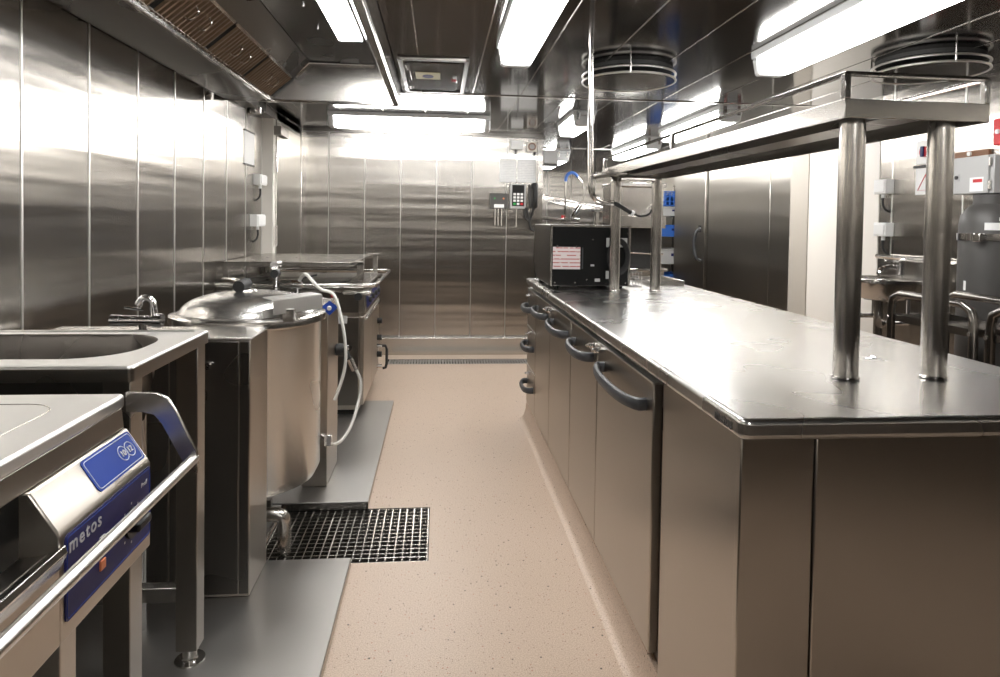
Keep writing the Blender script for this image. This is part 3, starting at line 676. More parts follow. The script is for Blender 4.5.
# ------------------------------------------------------------------ sink table
t = thing('sink_table', (-1.0, 1.67, PZ), 'stainless sink table with rounded basin between bratt pan and kettle', 'sink')
kx0, kx1, ky0, ky1, kz = XL + 0.006, -0.645, 1.44, 1.905, 0.96
bx0, bx1, byy0, byy1 = -1.26, -0.712, 1.515, 1.835
outer = rrect(kx0, kx1, ky0, ky1, 0.012, 8); inner = rrect(bx0, bx1, byy0, byy1, 0.13, 8)
n = len(outer); mb = MB()
mb.add([(x, y, kz) for x, y in outer] + [(x, y, kz) for x, y in inner] + [(x, y, kz - 0.007) for x, y in outer], [(i, (i+1) % n, n+(i+1) % n, n+i) for i in range(n)] + [(i, (i+1) % n, 2*n+(i+1) % n, 2*n+i) for i in range(n)])
obj('edge_skirt', MB().add([(x, y, kz - 0.006) for x, y in outer] + [(x, y, kz - 0.034) for x, y in outer], [(i, (i+1) % n, n+(i+1) % n, n+i) for i in range(n)]), M['leg'], t)  # table edge in darker steel: shade of the lip put into the colour
tp = obj('table_top', mb, M['sink'], t, bevel=0.006, seg=3)
mb = MB(); lv = [(0.0, 0.0), (0.004, -0.008), (0.010, -0.10), (0.03, -0.20), (0.07, -0.215)]
rings = []
for d, z in lv:
    r = rrect(bx0 + d, bx1 - d, byy0 + d, byy1 - d, max(0.05, 0.13 - d), 8); rings += [(x, y, kz + z) for x, y in r]
fs = []
for j in range(len(lv) - 1): fs += [(j*n+i, j*n+(i+1) % n, (j+1)*n+(i+1) % n, (j+1)*n+i) for i in range(n)]
fs.append(tuple(range((len(lv)-1)*n, len(lv)*n)))
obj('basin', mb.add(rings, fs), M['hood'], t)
obj('raised_border', MB().tube([(kx0 + 0.03, 1.878, kz), (kx1 - 0.03, 1.878, kz)], 0.004, 8), M['sink'], t)
obj('apron', MB().box(kx0 + 0.02, kx1 - 0.02, ky0 + 0.02, ky0 + 0.03, kz - 0.09, kz - 0.006), M['dark'], t)
for x in (-1.32, -0.682):
    for y in (1.478, 1.868):
        l = obj('leg', MB().box(x - 0.0285, x + 0.0285, y - 0.0285, y + 0.0285, 0.075, kz - 0.006), M['leg'], t, bevel=0.002)
        obj('foot', MB().lathe([(0.040, PZ), (0.040, PZ + 0.004), (0.022, PZ + 0.006), (0.019, PZ + 0.012), (0.018, 0.076)], (x, y, 0), 20), M['pol'], l)
for y in (1.478, 1.868): obj('stretcher', MB().box(-1.30, -0.71, y - 0.018, y + 0.018, 0.21, 0.25), M['steel'], t, bevel=0.002)
obj('waste_pipe', MB().tube([(-0.98, 1.675, 0.75), (-0.98, 1.675, 0.45), (-0.98, 1.72, 0.36), (-0.96, 1.95, 0.33)], 0.022, 12, sub=4), M['pol'], t)

t = thing('riser_tap', (-0.890, 2.02, PZ), 'chrome mixer tap on a riser pipe behind the sink table', 'tap')
obj('riser', MB().cyl((-0.875, 2.02, PZ), (-0.875, 2.02, 0.97), 0.012, 12), M['chrome'], t)
obj('valve_body', MB().cyl((-0.950, 2.02, 0.968), (-0.830, 2.02, 0.968), 0.015, 16), M['chrome'], t)
obj('valve_cap', MB().cyl((-0.845, 2.02, 0.968), (-0.820, 2.02, 0.968), 0.021, 16), M['chrome'], t)
obj('valve_cap', MB().cyl((-0.965, 2.02, 0.968), (-0.940, 2.02, 0.968), 0.017, 16), M['chrome'], t)
obj('spout', MB().tube([(-0.845, 2.02, 0.97), (-0.845, 2.02, 1.01), (-0.852, 2.02, 1.03), (-0.875, 2.02, 1.035), (-0.890, 2.02, 1.015)], 0.010, 12, sub=4), M['chrome'], t)
obj('lever', MB().cyl((-0.875, 2.02, 1.0), (-0.920, 2.0, 1.01), 0.005, 8), M['chrome'], t)

# ------------------------------------------------------------------ kettle
kc = Vector((-0.757, 2.70, 0))
t = thing('steam_kettle', (-0.757, 2.70, PZ), 'round tilting steam kettle with domed lid between two steel pillars', 'kettle')
obj('drum', MB().lathe([(0.0, 0.205), (0.16, 0.213), (0.258, 0.235), (0.278, 0.275), (0.278, 0.86), (0.283, 0.872), (0.0, 0.872)], (kc.x, kc.y, 0), 72), M['drum'], t)
obj('rim', MB().lathe([(0.27, 0.866), (0.298, 0.872), (0.298, 0.884), (0.296, 0.898), (0.27, 0.904), (0.2, 0.904)], (kc.x, kc.y, 0), 72), M['pol'], t)
prof = [(0.262, 0.900), (0.262, 0.908)]
for i in range(1, 13):
    a = R(90 * i / 12); prof.append((0.255 * math.cos(a) ** 0.9 if i < 12 else 0.0, 0.910 + 0.075 * math.sin(a)))
ld = obj('domed_lid', MB().lathe(prof, (kc.x, kc.y, 0), 72), M['lid'], t)
obj('lid_boss', MB().lathe([(0.05, 0.982), (0.045, 0.992), (0.0, 0.994)], (kc.x - 0.02, kc.y, 0), 24), M['steel'], ld)
obj('lid_arm', MB().tube([(kc.x - 0.02, kc.y, 0.99), (kc.x - 0.02, kc.y + 0.02, 1.005), (kc.x - 0.10, kc.y + 0.12, 1.015), (kc.x - 0.20, kc.y + 0.30, 1.0)], 0.011, 12, sub=3), M['pol'], ld)
obj('lid_knob', MB().cyl((kc.x - 0.03, kc.y - 0.05, 1.005), (kc.x - 0.02, kc.y + 0.02, 1.012), 0.024, 20), M['rubber'], ld)
# pouring lip: folded sheet standing on the rim towards the aisle
sp = MB()
a0, a1 = Vector((-0.600, 2.43, 0.925)), Vector((-0.455, 2.60, 0.928))
up = Vector((0.0, 0.001, 0.053))
sp.sheet([a0, a1, a1 + up, a0 + up], 0.003)
sp.sheet([a0 + up, a1 + up, a1 + up + Vector((-0.05, 0.04, 0.004)), a0 + up + Vector((-0.05, 0.05, 0.004))], 0.003)
obj('pouring_lip', sp, M['sink'], t)
obj('lip_stay', MB().box(-0.575, -0.535, 2.47, 2.52, 0.895, 0.94), M['steel'], t)
def pillar(x0, x1, y0, y1, z1, splits):
    p = obj('pillar', MB().box(x0, x1, y0, y1, PZ + 0.002, z1), M['front'], t, bevel=0.003)
    for a, b in splits: obj('cover_plate', MB().box(a, b, y0 - 0.004, y0, PZ + 0.012, z1 - 0.008), M['dark'], p, bevel=0.0015)  # plates darker than the pillar: shade of its near face put into the colour
    obj('cap_sheet', MB().box(x0 - 0.003, x1 + 0.003, y0 - 0.006, y1, z1, z1 + 0.006), M['steel'], p, bevel=0.002)
    return p
p1 = pillar(-1.30, -0.606, 2.170, 2.385, 0.885, [(-1.29, -0.86), (-0.856, -0.78), (-0.776, -0.642), (-0.638, -0.608)])  # leftmost stretch added to hide the bright wall and darken the view under the sink
obj('cam_lock', MB().cyl((-0.735, 2.150, 0.80), (-0.735, 2.168, 0.80), 0.011, 12), M['chrome'], p1)
p2 = pillar(-0.62, -0.505, 3.05, 3.36, 0.87, [])
obj('control_box', MB().sheet([(-0.60, 3.06, 0.86), (-0.50, 3.06, 0.86), (-0.475, 3.07, 0.905), (-0.60, 3.07, 0.925)], 0.05), M['steel'], t, bevel=0.003)
obj('control_lid', MB().sheet([(-0.605, 3.02, 0.966), (-0.47, 3.02, 0.948), (-0.47, 3.20, 0.925), (-0.605, 3.20, 0.940)], 0.006), M['dark'], t)
bl = MB().sheet([(-0.528, 3.0, 0.880), (-0.492, 3.005, 0.908), (-0.452, 3.0, 0.880), (-0.490, 2.995, 0.842)], 0.004)
lb = obj('blue_label', bl, M['blue'], t)
obj('label_emblem', MB().cyl((-0.490, 2.985, 0.874), (-0.490, 2.993, 0.878), 0.010, 12), M['white'], lb)
obj('red_mark', MB().cyl((-0.487, 3.02, 0.93), (-0.475, 3.02, 0.93), 0.010, 10), M['red'], t)
obj('tilt_knob', MB().cyl((-0.505, 3.28, 0.63), (-0.455, 3.28, 0.63), 0.030, 18), M['rubber'], t, bevel=0.005)
obj('knob_shaft', MB().cyl((-0.46, 3.28, 0.64), (-0.44, 3.28, 0.64), 0.012, 12), M['chrome'], t)
obj('drain_cock', MB().cyl((-0.490, 2.86, 0.335), (-0.455, 2.80, 0.33), 0.014, 12), M['chrome'], t)
obj('cock_lever', MB().box(-0.475, -0.445, 2.79, 2.81, 0.315, 0.36), M['chrome'], t, bevel=0.002)
obj('waste_elbow', MB().tube([(-0.75, 2.52, 0.15), (-0.64, 2.52, 0.15), (-0.595, 2.52, 0.146), (-0.576, 2.52, 0.12), (-0.574, 2.52, 0.0)], 0.026, 16, sub=4), M['steel'], t)
for y in (2.42, 2.62, 2.82): obj('base_beam', MB().box(-1.1, -0.70, y, y + 0.03, PZ + 0.001, 0.075), M['dark'], t)
for x, y in ((-0.72, 2.55), (-0.9, 2.9)): obj('stand', MB().cyl((x, y, PZ + 0.001), (x, y, 0.225), 0.03, 12), M['dark'], t)
obj('tap_post', MB().cyl((-0.775, 3.20, 0.90), (-0.775, 3.20, 1.06), 0.016, 14), M['chrome'], t)
obj('tap_head', MB().cyl((-0.775, 3.16, 1.055), (-0.775, 3.24, 1.055), 0.020, 16), M['chrome'], t)
obj('tap_collar', MB().cyl((-0.775, 3.16, 1.015), (-0.775, 3.21, 1.015), 0.020, 16), M['rubber'], t)
obj('tap_base', MB().box(-0.82, -0.64, 3.18, 3.24, 0.87, 0.90), M['steel'], t)
obj('mixer', MB().cyl((-0.70, 3.18, 0.965), (-0.65, 3.18, 0.965), 0.022, 16), M['chrome'], t)
obj('mixer_lever', MB().cyl((-0.66, 3.18, 0.99), (-0.58, 3.18, 1.01), 0.005, 8), M['rubber'], t)
obj('mixer_post', MB().cyl((-0.675, 3.20, 0.90), (-0.675, 3.20, 0.97), 0.012, 12), M['chrome'], t)
obj('hose', MB().tube([(-0.66, 3.17, 0.985), (-0.62, 3.10, 1.02), (-0.57, 3.0, 1.0), (-0.53, 3.0, 0.96), (-0.470, 2.99, 0.935), (-0.435, 2.98, 0.83), (-0.415, 2.98, 0.70), (-0.420, 2.98, 0.59), (-0.458, 2.96, 0.464)], 0.0075, 10, sub=5), M['hose'], t)
obj('hose', MB().tube([(-0.41, 3.20, 0.565), (-0.385, 3.20, 0.53), (-0.37, 3.20, 0.472), (-0.378, 3.18, 0.398), (-0.40, 3.10, 0.31), (-0.43, 3.0, 0.27), (-0.455, 2.9, 0.285), (-0.465, 2.83, 0.325)], 0.0075, 10, sub=5), M['hose'], t)
obj('spray_trigger', MB().tube([(-0.45, 3.2, 0.66), (-0.435, 3.2, 0.61), (-0.41, 3.20, 0.575)], 0.012, 10), M['rubber'], t)
obj('spray_nozzle', MB().cyl((-0.425, 3.20, 0.60), (-0.40, 3.20, 0.545), 0.016, 12), M['chrome'], t)

# ------------------------------------------------------------------ range with guard rail and pan shelf
t = thing('cooking_range', (-0.9, 4.7, 0), 'low steel cooking range with tubular guard rail and raised pan shelf', 'range')
rx0, rx1, ry0, ry1 = XL + 0.01, -0.47, 4.16, 5.20
obj('body', MB().box(rx0, rx1 - 0.025, ry0 + 0.006, ry1, 0.07, 0.83), M['front'], t, bevel=0.003)
obj('plinth', MB().box(rx0 + 0.02, rx1 - 0.06, ry0 + 0.03, ry1 - 0.02, 0.0, 0.07), M['void'], t)
obj('hob_frame', MB().box(rx0, rx1, ry0, ry1, 0.825, 0.852), M['steel'], t, bevel=0.004)
for k in range(2):
    obj('hotplate', MB().box(-1.30, -0.60, ry0 + 0.05 + 0.49*k, ry0 + 0.51 + 0.49*k, 0.852, 0.862), M['dark'], t, bevel=0.004)
dr = obj('control_fascia', MB().prism([(rx1 - 0.03, 0.815), (rx1 + 0.002, 0.815), (rx1 + 0.012, 0.68), (rx1 - 0.03, 0.68)], 'y', ry0 + 0.004, ry1), M['steel'], t, bevel=0.002)
obj('navy_panel', MB().sheet([(rx1 + 0.005, ry0 + 0.10, 0.79), (rx1 + 0.011, ry0 + 0.10, 0.705), (rx1 + 0.011, ry1 - 0.05, 0.705), (rx1 + 0.005, ry1 - 0.05, 0.79)], 0.002), M['navy'], dr)
for k in range(4): obj('control_knob', MB().cyl((rx1 + 0.006, ry0 + 0.22 + 0.2*k, 0.75), (rx1 + 0.030, ry0 + 0.22 + 0.2*k, 0.75), 0.020, 16), M['rubber'], dr)
for k in range(2):
    y0 = ry0 + 0.01 + 0.515 * k
    d = obj('oven_door', MB().box(rx1 - 0.024, rx1 + 0.004, y0, y0 + 0.505, 0.10, 0.665), M['front'], t, bevel=0.004)
    obj('door_trim', MB().box(rx1 + 0.003, rx1 + 0.018, y0 + 0.03, y0 + 0.475, 0.635, 0.652), M['pol'], d, bevel=0.003)
yh = 5.05
h = obj('door_handle', MB().tube([(rx1 + 0.004, yh, 0.312), (rx1 + 0.07, yh, 0.308), (rx1 + 0.08, yh, 0.28), (rx1 + 0.08, yh, 0.17), (rx1 + 0.072, yh, 0.14), (rx1 + 0.05, yh, 0.135)], 0.011, 10), M['rubber'], t)
for z in (0.305, 0.15): obj('handle_boss', MB().cyl((rx1 + 0.002, yh, z), (rx1 + 0.045, yh, z), 0.014, 12), M['chrome'], h)
for z in (0.37, 0.24, 0.50): obj('door_latch', MB().cyl((rx1 + 0.002, yh + 0.02, z), (rx1 + 0.04, yh + 0.02, z), 0.022, 12), M['rubber'], t)
obj('side_latch', MB().box(rx1 - 0.16, rx1 - 0.10, ry0 - 0.006, ry0, 0.62, 0.67), M['lgrey'], t, bevel=0.002)
for a, z0, z1 in ((-0.62, 0.10, 0.66), (-0.62, 0.69, 0.82)):
    obj('side_cover', MB().box(-1.30, rx1 - 0.03, ry0 - 0.001, ry0 + 0.006, z0, z1), M['dark'], t, bevel=0.002)
obj('drip_tray', MB().box(-0.60, rx1 + 0.045, ry0 - 0.02, ry0 + 0.10, 0.800, 0.826), M['steel'], t, bevel=0.01)
obj('guard_rail', MB().tube([(-1.36, ry0 - 0.05, 0.868), (-0.44, ry0 - 0.05, 0.868), (-0.405, ry0 - 0.035, 0.868), (-0.392, ry0 + 0.02, 0.868), (-0.392, ry1 + 0.06, 0.868), (-0.405, ry1 + 0.11, 0.868), (-0.44, ry1 + 0.12, 0.868), (-1.30, ry1 + 0.12, 0.868)], 0.0125, 12), M['pol'], t)
for x, y in ((-0.6, ry0 - 0.025), (-1.2, ry0 - 0.025)): obj('rail_stay', MB().box(x - 0.012, x + 0.012, ry0 - 0.05, ry0 + 0.02, 0.84, 0.862), M['steel'], t)
for y in (ry0 + 0.12, ry1 - 0.1): obj('rail_stay', MB().box(rx1 - 0.02, -0.392, y - 0.012, y + 0.012, 0.838, 0.862), M['steel'], t)
obj('work_flap', MB().box(-0.60, -0.48, ry0 + 0.03, ry1 - 0.02, 0.855, 0.868), M['steel'], t, bevel=0.003)
obj('pan_shelf', MB().box(-1.35, -0.54, 4.22, 5.24, 0.992, 1.003), M['steel'], t, bevel=0.002)
lp = MB()
for a, b, c, d in ((-1.35, -0.54, 4.22, 4.228), (-1.35, -0.54, 5.232, 5.24)): lp.box(a, b, c, d, 0.972, 0.998)
obj('shelf_edge', lp, M['steel'], t)
for y in (4.24, 5.22):
    obj('shelf_leg', MB().box(-0.52, -0.48, y - 0.02, y + 0.02, 0.85, 1.005), M['steel'], t, bevel=0.003)
    obj('shelf_arm', MB().box(-0.56, -0.48, y - 0.02, y + 0.02, 0.985, 1.012), M['steel'], t, bevel=0.003)
    obj('shelf_leg', MB().box(-1.35, -1.32, y - 0.015, y + 0.015, 0.85, 0.995), M['steel'], t, bevel=0.003)
for x in (-1.2, -1.0, -0.8): 
    for y in (4.35, 4.7, 5.05): obj('shelf_rivet', MB().cyl((x, y, 1.0), (x, y, 1.006), 0.006, 8), M['chrome'], t)
obj('side_knob', MB().cyl((-0.50, ry0 - 0.035, 0.795), (-0.50, ry0 + 0.005, 0.795), 0.024, 16), M['rubber'], t)

# ------------------------------------------------------------------ fittings on the steel wall by the door
def wall_socket(name, x, y0, y1, z0, z1, out, label, group):
    t = thing(name, (x, (y0+y1)/2, z0), label, 'socket', group)
    e = x + out * 0.055
    obj('box', MB().box(x, e, y0, y1, z0, z1), M['white'], t, bevel=0.004)
    obj('lid_face', MB().box(e, e + out * 0.006, y0 + 0.01, y1 - 0.01, z0 + 0.01, z1 - 0.01), M['white'], t, bevel=0.002)
    m = (y0 + y1) / 2
    obj('cable_gland', MB().cyl((x + out*0.028, m, z0), (x + out*0.028, m, z0 - 0.025), 0.011, 10), M['white'], t)
    obj('cable_tail', MB().tube([(x + out*0.028, m, z0 - 0.02), (x + out*0.03, m, z0 - 0.06), (x + out*0.022, m - 0.01, z0 - 0.095), (x + out*0.002, m - 0.03, z0 - 0.115)], 0.007, 8, sub=4), M['rubber'], t)
    return t
wall_socket('wall_socket', XL, 4.98, 5.16, 1.525, 1.605, 1, 'white wall socket below the notice frame by the cream door frame', None)
wall_socket('wall_socket', XL, 4.90, 5.12, 1.215, 1.305, 1, 'lower white wall socket by the cream door frame', None)
t = thing('notice_frame', (XL + 0.004, 4.87, 1.66), 'thin framed white notice on the steel wall above two sockets', 'notice')
obj('sheet', MB().box(XL, XL + 0.004, 4.75, 5.0, 1.665, 1.90), M['white'], t)
for z in (1.66, 1.90): obj('frame_bar', MB().box(XL, XL + 0.010, 4.745, 5.005, z - 0.005, z + 0.005), M['grey'], t)
t = thing('wall_cylinder_lamp', (XL + 0.05, 4.9, 2.03), 'small polished cylinder fitting under the end of the hood', 'fitting')
obj('cylinder', MB().cyl((-1.33, 4.85, 2.025), (-1.33, 4.85, 2.075), 0.048, 28), M['pol'], t, bevel=0.004)
obj('mount', MB().cyl((-1.33, 4.85, 2.075), (-1.33, 4.85, CZ), 0.03, 20), M['dark'], t)

# ------------------------------------------------------------------ telephone board on the far wall
FY = YF
t = thing('call_panel', (0.56, FY, 1.40), 'dark grey control box with green and orange lamps beside the keypad telephone', 'control box')
obj('box', MB().box(0.482, 0.655, FY - 0.05, FY, 1.405, 1.55), M['grey'], t, bevel=0.004)
obj('green_lamp', MB().cyl((0.525, FY - 0.054, 1.50), (0.525, FY - 0.05, 1.50), 0.008, 10), M['green'], t)
obj('orange_lamp', MB().cyl((0.61, FY - 0.054, 1.50), (0.61, FY - 0.05, 1.50), 0.009, 10), M['orange'], t)
obj('tag', MB().box(0.52, 0.615, FY - 0.053, FY - 0.05, 1.412, 1.445), M['white'], t)
for x in (0.53, 0.56, 0.592):
    obj('conduit', MB().cyl((x, FY - 0.02, 1.405), (x, FY - 0.02, 1.24), 0.009, 8), M['pol'], t)
t = thing('keypad_telephone', (0.79, FY, 1.40), 'wall telephone with white keypad and black handset on the end wall', 'telephone')
obj('body', MB().box(0.672, 0.825, FY - 0.05, FY, 1.405, 1.645), M['lgrey'], t, bevel=0.006)
obj('face', MB().box(0.692, 0.808, FY - 0.055, FY - 0.05, 1.43, 1.632), M['black'], t)
for r in range(4):
    for c in range(3):
        m = M['white'] if r else (M['green'], M['white'], M['red'])[c]
        obj('key', MB().box(0.703 + 0.035*c, 0.727 + 0.035*c, FY - 0.060, FY - 0.055, 1.440 + 0.031*r, 1.461 + 0.031*r), m, t)
obj('cradle', MB().box(0.855, 0.935, FY - 0.04, FY, 1.415, 1.64), M['grey'], t, bevel=0.006)
hs = obj('handset', MB().tube([(0.905, FY - 0.06, 1.43), (0.91, FY - 0.085, 1.47), (0.912, FY - 0.09, 1.54), (0.91, FY - 0.085, 1.60), (0.905, FY - 0.06, 1.64)], 0.024, 12, sub=4), M['rubber'], t)
for z in (1.44, 1.625): obj('earpiece', MB().cyl((0.905, FY - 0.075, z), (0.905, FY - 0.035, z), 0.032, 16), M['rubber'], hs)
obj('cord', MB().tube([(0.90, FY - 0.06, 1.42), (0.87, FY - 0.05, 1.30), (0.82, FY - 0.05, 1.33), (0.83, FY - 0.05, 1.42), (0.86, FY - 0.05, 1.30), (0.88, FY - 0.05, 1.21), (0.92, FY - 0.05, 1.20), (0.925, FY - 0.05, 1.26)], 0.010, 8, sub=5), M['rubber'], t)
obj('conduit', MB().cyl((0.735, FY - 0.02, 1.405), (0.735, FY - 0.02, 1.23), 0.008, 8), M['pol'], t)
for x0, x1, lab in ((0.575, 0.735, 'printed white paper sheet above the call panel'), (0.745, 0.925, 'printed white paper sheet above the telephone handset')):
    tag(obj('paper_sheet', MB().box(x0, x1, FY - 0.003, FY - 0.0005, 1.66, 1.885), M['paper']), lab, 'paper')
t = thing('junction_box', (0.73, FY, 1.97), 'white junction box above the paper sheets on the end wall', 'junction box')
obj('box', MB().box(0.675, 0.79, FY - 0.045, FY, 1.975, 2.06), M['white'], t, bevel=0.004)
obj('gland', MB().cyl((0.725, FY - 0.025, 1.93), (0.725, FY - 0.025, 1.975), 0.009, 8), M['rubber'], t)
t = thing('wall_speaker', (0.88, FY, 1.95), 'small brown-rimmed speaker above the paper sheets on the end wall', 'speaker')
obj('box', MB().box(0.83, 0.925, FY - 0.04, FY, 1.955, 2.05), M['cream'], t, bevel=0.004)
obj('cone_rim', MB().ring((0.878, FY - 0.042, 2.003), 0.032, 0.006, 24, 'y'), M['wood'], t)
obj('cone', MB().lathe([(0.0, FY - 0.041), (0.03, FY - 0.044), (0.0, FY - 0.046)], (0.878, 0, 2.003), 20, 'y'), M['lgrey'], t)
obj('gland', MB().cyl((0.905, FY - 0.025, 1.92), (0.905, FY - 0.025, 1.955), 0.008, 8), M['rubber'], t)
t = thing('alarm_bell_box', (1.07, YF, 1.84), 'white alarm box fixed to the wall end beside the telephone', 'alarm')
obj('box', MB().box(0.99, 1.13, YF - 0.06, YF + 0.05, 1.845, 1.975), M['lgrey'], t, bevel=0.006)
obj('base_strip', MB().box(0.99, 1.13, YF - 0.06, YF + 0.05, 1.825, 1.842), M['grey'], t)

# ------------------------------------------------------------------ washing area beyond the worktop
t = thing('dishwasher', (1.85, 6.2, 0), 'hood dishwasher of folded steel behind the far overshelf posts', 'dishwasher')
obj('hood_front', MB().box(1.62, 2.08, 5.90, 6.0, 1.26, 1.62), M['steel'], t, bevel=0.006)
obj('hood_top', MB().box(1.60, 2.10, 5.88, 6.34, 1.62, 1.66), M['lid'], t, bevel=0.006)
obj('hood_side', MB().box(2.07, 2.09, 5.95, 6.32, 1.26, 1.62), M['steel'], t)
obj('hood_side', MB().box(1.61, 1.63, 5.95, 6.32, 1.26, 1.62), M['steel'], t)
obj('hood_gusset', MB().prism([(1.86, 1.36), (2.06, 1.36), (2.06, 1.55)], 'y', 5.885, 5.90), M['lid'], t)
obj('hood_skirt', MB().box(1.60, 2.10, 5.885, 5.92, 1.24, 1.35), M['steel'], t, bevel=0.003)
obj('chamber', MB().box(1.64, 2.06, 6.05, 6.3, 0.86, 1.26), M['void'], t)
obj('lower_body', MB().box(1.60, 2.10, 5.90, 6.34, 0.02, 0.84), M['front'], t, bevel=0.004)
obj('deck_edge', MB().box(1.58, 2.12, 5.86, 6.36, 0.84, 0.865), M['pol'], t, bevel=0.004)
obj('lift_bar', MB().tube([(1.64, 5.87, 1.02), (1.64, 5.84, 1.02), (2.06, 5.84, 1.0), (2.06, 5.87, 1.0)], 0.010, 8), M['pol'], t)
t = thing('crate_rack', (2.820, 7.85, 0), 'steel rack holding blue crates beside the cold room door', 'rack')
for x in (2.640, 3.010):
    for y in (7.60, 8.15): obj('post', MB().box(x - 0.012, x + 0.012, y - 0.012, y + 0.012, 0, 1.78), M['steel'], t)
for z in (0.50, 0.80, 1.13, 1.38): obj('shelf', MB().box(2.640, 3.010, 7.60, 8.15, z - 0.01, z), M['steel'], t)
def crate(z, h, mat, name, label, x0=2.665, x1=2.985, y0=7.62, y1=8.13):
    t = thing(name, ((x0+x1)/2, (y0+y1)/2, z), label, 'crate', 'crates on the rack')
    mb = MB().tray(x0, x1, y0, y1, z + 0.001, z + h, 0.010)
    obj('shell', mb, mat, t)
    obj('rim', MB().tube([(x0, y0, z+h), (x1, y0, z+h), (x1, y1, z+h), (x0, y1, z+h)], 0.010, 8, closed=True), mat, t)
    obj('hand_hole', MB().box((x0+x1)/2 - 0.03, (x0+x1)/2 + 0.04, y0 - 0.002, y0 + 0.001, z + h*0.55, z + h*0.75), M['navy'], t)
crate(1.13, 0.13, M['crate'], 'blue_crate', 'solid blue crate on the rack beside the cold room door')
crate(0.80, 0.17, M['lgrey'], 'grey_crate', 'grey crate below the solid blue crate on the rack')
crate(0.50, 0.16, M['crate'], 'blue_crate', 'blue crate on the lowest rack shelf by the cold room door')
crate(1.38, 0.10, M['lgrey'], 'grey_crate', 'shallow grey crate on the rack shelf under the blue basket')
t = thing('blue_basket', (2.820, 7.85, 1.50), 'open-mesh blue glass basket on top of the crate rack', 'basket')
for i in range(7):
    for y in (7.64, 8.11): obj('mesh_bar', MB().box(2.670 + 0.05*i - 0.006, 2.670 + 0.05*i + 0.006, y - 0.006, y + 0.006, 1.498, 1.67), M['crate'], t)
for z in (1.505, 1.555, 1.61, 1.67):
    obj('mesh_hoop', MB().tube([(2.670, 7.64, z), (2.970, 7.64, z), (2.970, 8.11, z), (2.670, 8.11, z)], 0.007, 6, closed=True), M['crate'], t)
for i in range(4):
    obj('cup_divider', MB().box(2.710 + 0.07*i, 2.720 + 0.07*i, 7.65, 8.10, 1.50, 1.64), M['crate'], t)

t = thing('basket_shelf', (1.6, 7.7, 0.901), 'sloping tubular basket shelf over the washing bench', 'shelf')
for y in (7.3, 8.2): obj('post', MB().box(1.10, 1.15, y - 0.025, y + 0.025, 0.901, 1.62), M['steel'], t)
for y in (7.3, 8.2): obj('post', MB().box(2.00, 2.04, y - 0.02, y + 0.02, 0.901, 1.50), M['steel'], t)
for k in range(5):
    y = 7.3 + 0.225 * k
    obj('slope_tube', MB().cyl((1.10, y, 1.60), (2.04, y, 1.42), 0.012, 10), M['pol'], t)
obj('end_tube', MB().cyl((1.12, 7.28, 1.55), (1.12, 8.22, 1.55), 0.014, 10), M['pol'], t)
obj('lower_tray', MB().prism([(1.12, 1.36), (2.02, 1.22), (2.02, 1.20), (1.12, 1.34)], 'y', 7.3, 8.2), M['steel'], t)
t = thing('washing_bench', (1.5, 7.6, 0), 'steel washing bench with splash back below the basket shelf', 'bench')
obj('bench_top', MB().box(0.995, 2.05, 7.05, 9.2, 0.86, 0.90), M['top'], t, bevel=0.006)
obj('splash_back', MB().box(0.995, 1.01, 7.05, 9.2, 0.90, 1.2), M['steel'], t)
for y in (7.10, 9.15):
    for x in (1.04, 2.01): obj('leg', MB().box(x - 0.02, x + 0.02, y - 0.02, y + 0.02, 0, 0.86), M['steel'], t)
t = thing('spray_faucet', (1.45, 7.18, 0.90), 'spray faucet with a blue spring arch above the washing bench', 'faucet')
obj('riser', MB().cyl((1.40, 7.18, 0.902), (1.40, 7.18, 1.75), 0.012, 10), M['pol'], t)
obj('blue_arch', MB().tube([(1.40, 7.18, 1.74), (1.41, 7.18, 1.80), (1.45, 7.18, 1.835), (1.50, 7.18, 1.83), (1.54, 7.18, 1.79)], 0.017, 10, sub=4), M['crate'], t)
obj('drop_hose', MB().tube([(1.54, 7.18, 1.79), (1.60, 7.18, 1.70), (1.60, 7.18, 1.50), (1.56, 7.18, 1.45)], 0.008, 8, sub=4), M['pol'], t)
obj('spray_head', MB().cyl((1.56, 7.16, 1.47), (1.47, 7.14, 1.34), 0.022, 12), M['chrome'], t)
obj('mixer_block', MB().box(1.36, 1.56, 7.14, 7.22, 1.28, 1.33), M['chrome'], t, bevel=0.006)
obj('red_cap', MB().cyl((1.36, 7.13, 1.33), (1.36, 7.13, 1.36), 0.014, 10), M['red'], t)

# ------------------------------------------------------------------ along the right wall
t = thing('hand_basin', (2.6, 3.7, 0.75), 'small steel hand basin with chrome tap on the side wall', 'basin')
wbx0, wbx1, wby0, wby1, wbz = 2.40, XR - 0.008, 3.38, 3.80, 0.985
outer = rrect(wbx0, wbx1, wby0, wby1, 0.10, 8); inner = rrect(wbx0 + 0.04, wbx1 - 0.10, wby0 + 0.04, wby1 - 0.04, 0.09, 8); n = len(outer)
obj('rim', MB().add([(x, y, wbz) for x, y in outer] + [(x, y, wbz) for x, y in inner] + [(x, y, wbz - 0.02) for x, y in outer], [(i, (i+1) % n, n+(i+1) % n, n+i) for i in range(n)] + [(i, (i+1) % n, 2*n+(i+1) % n, 2*n+i) for i in range(n)]), M['pol'], t, bevel=0.004)
mb = MB(); vs = []; lv = [(0, -0.005), (0.01, -0.06), (0.05, -0.12), (0.12, -0.135)]
for d, z in lv: vs += [(x, y, wbz + z) for x, y in rrect(wbx0 + 0.03 + d, wbx1 - 0.06 - d, wby0 + 0.03 + d, wby1 - 0.03 - d, 0.08, 8)]
fs = []
for j in range(len(lv) - 1): fs += [(j*n+i, j*n+(i+1) % n, (j+1)*n+(i+1) % n, (j+1)*n+i) for i in range(n)]
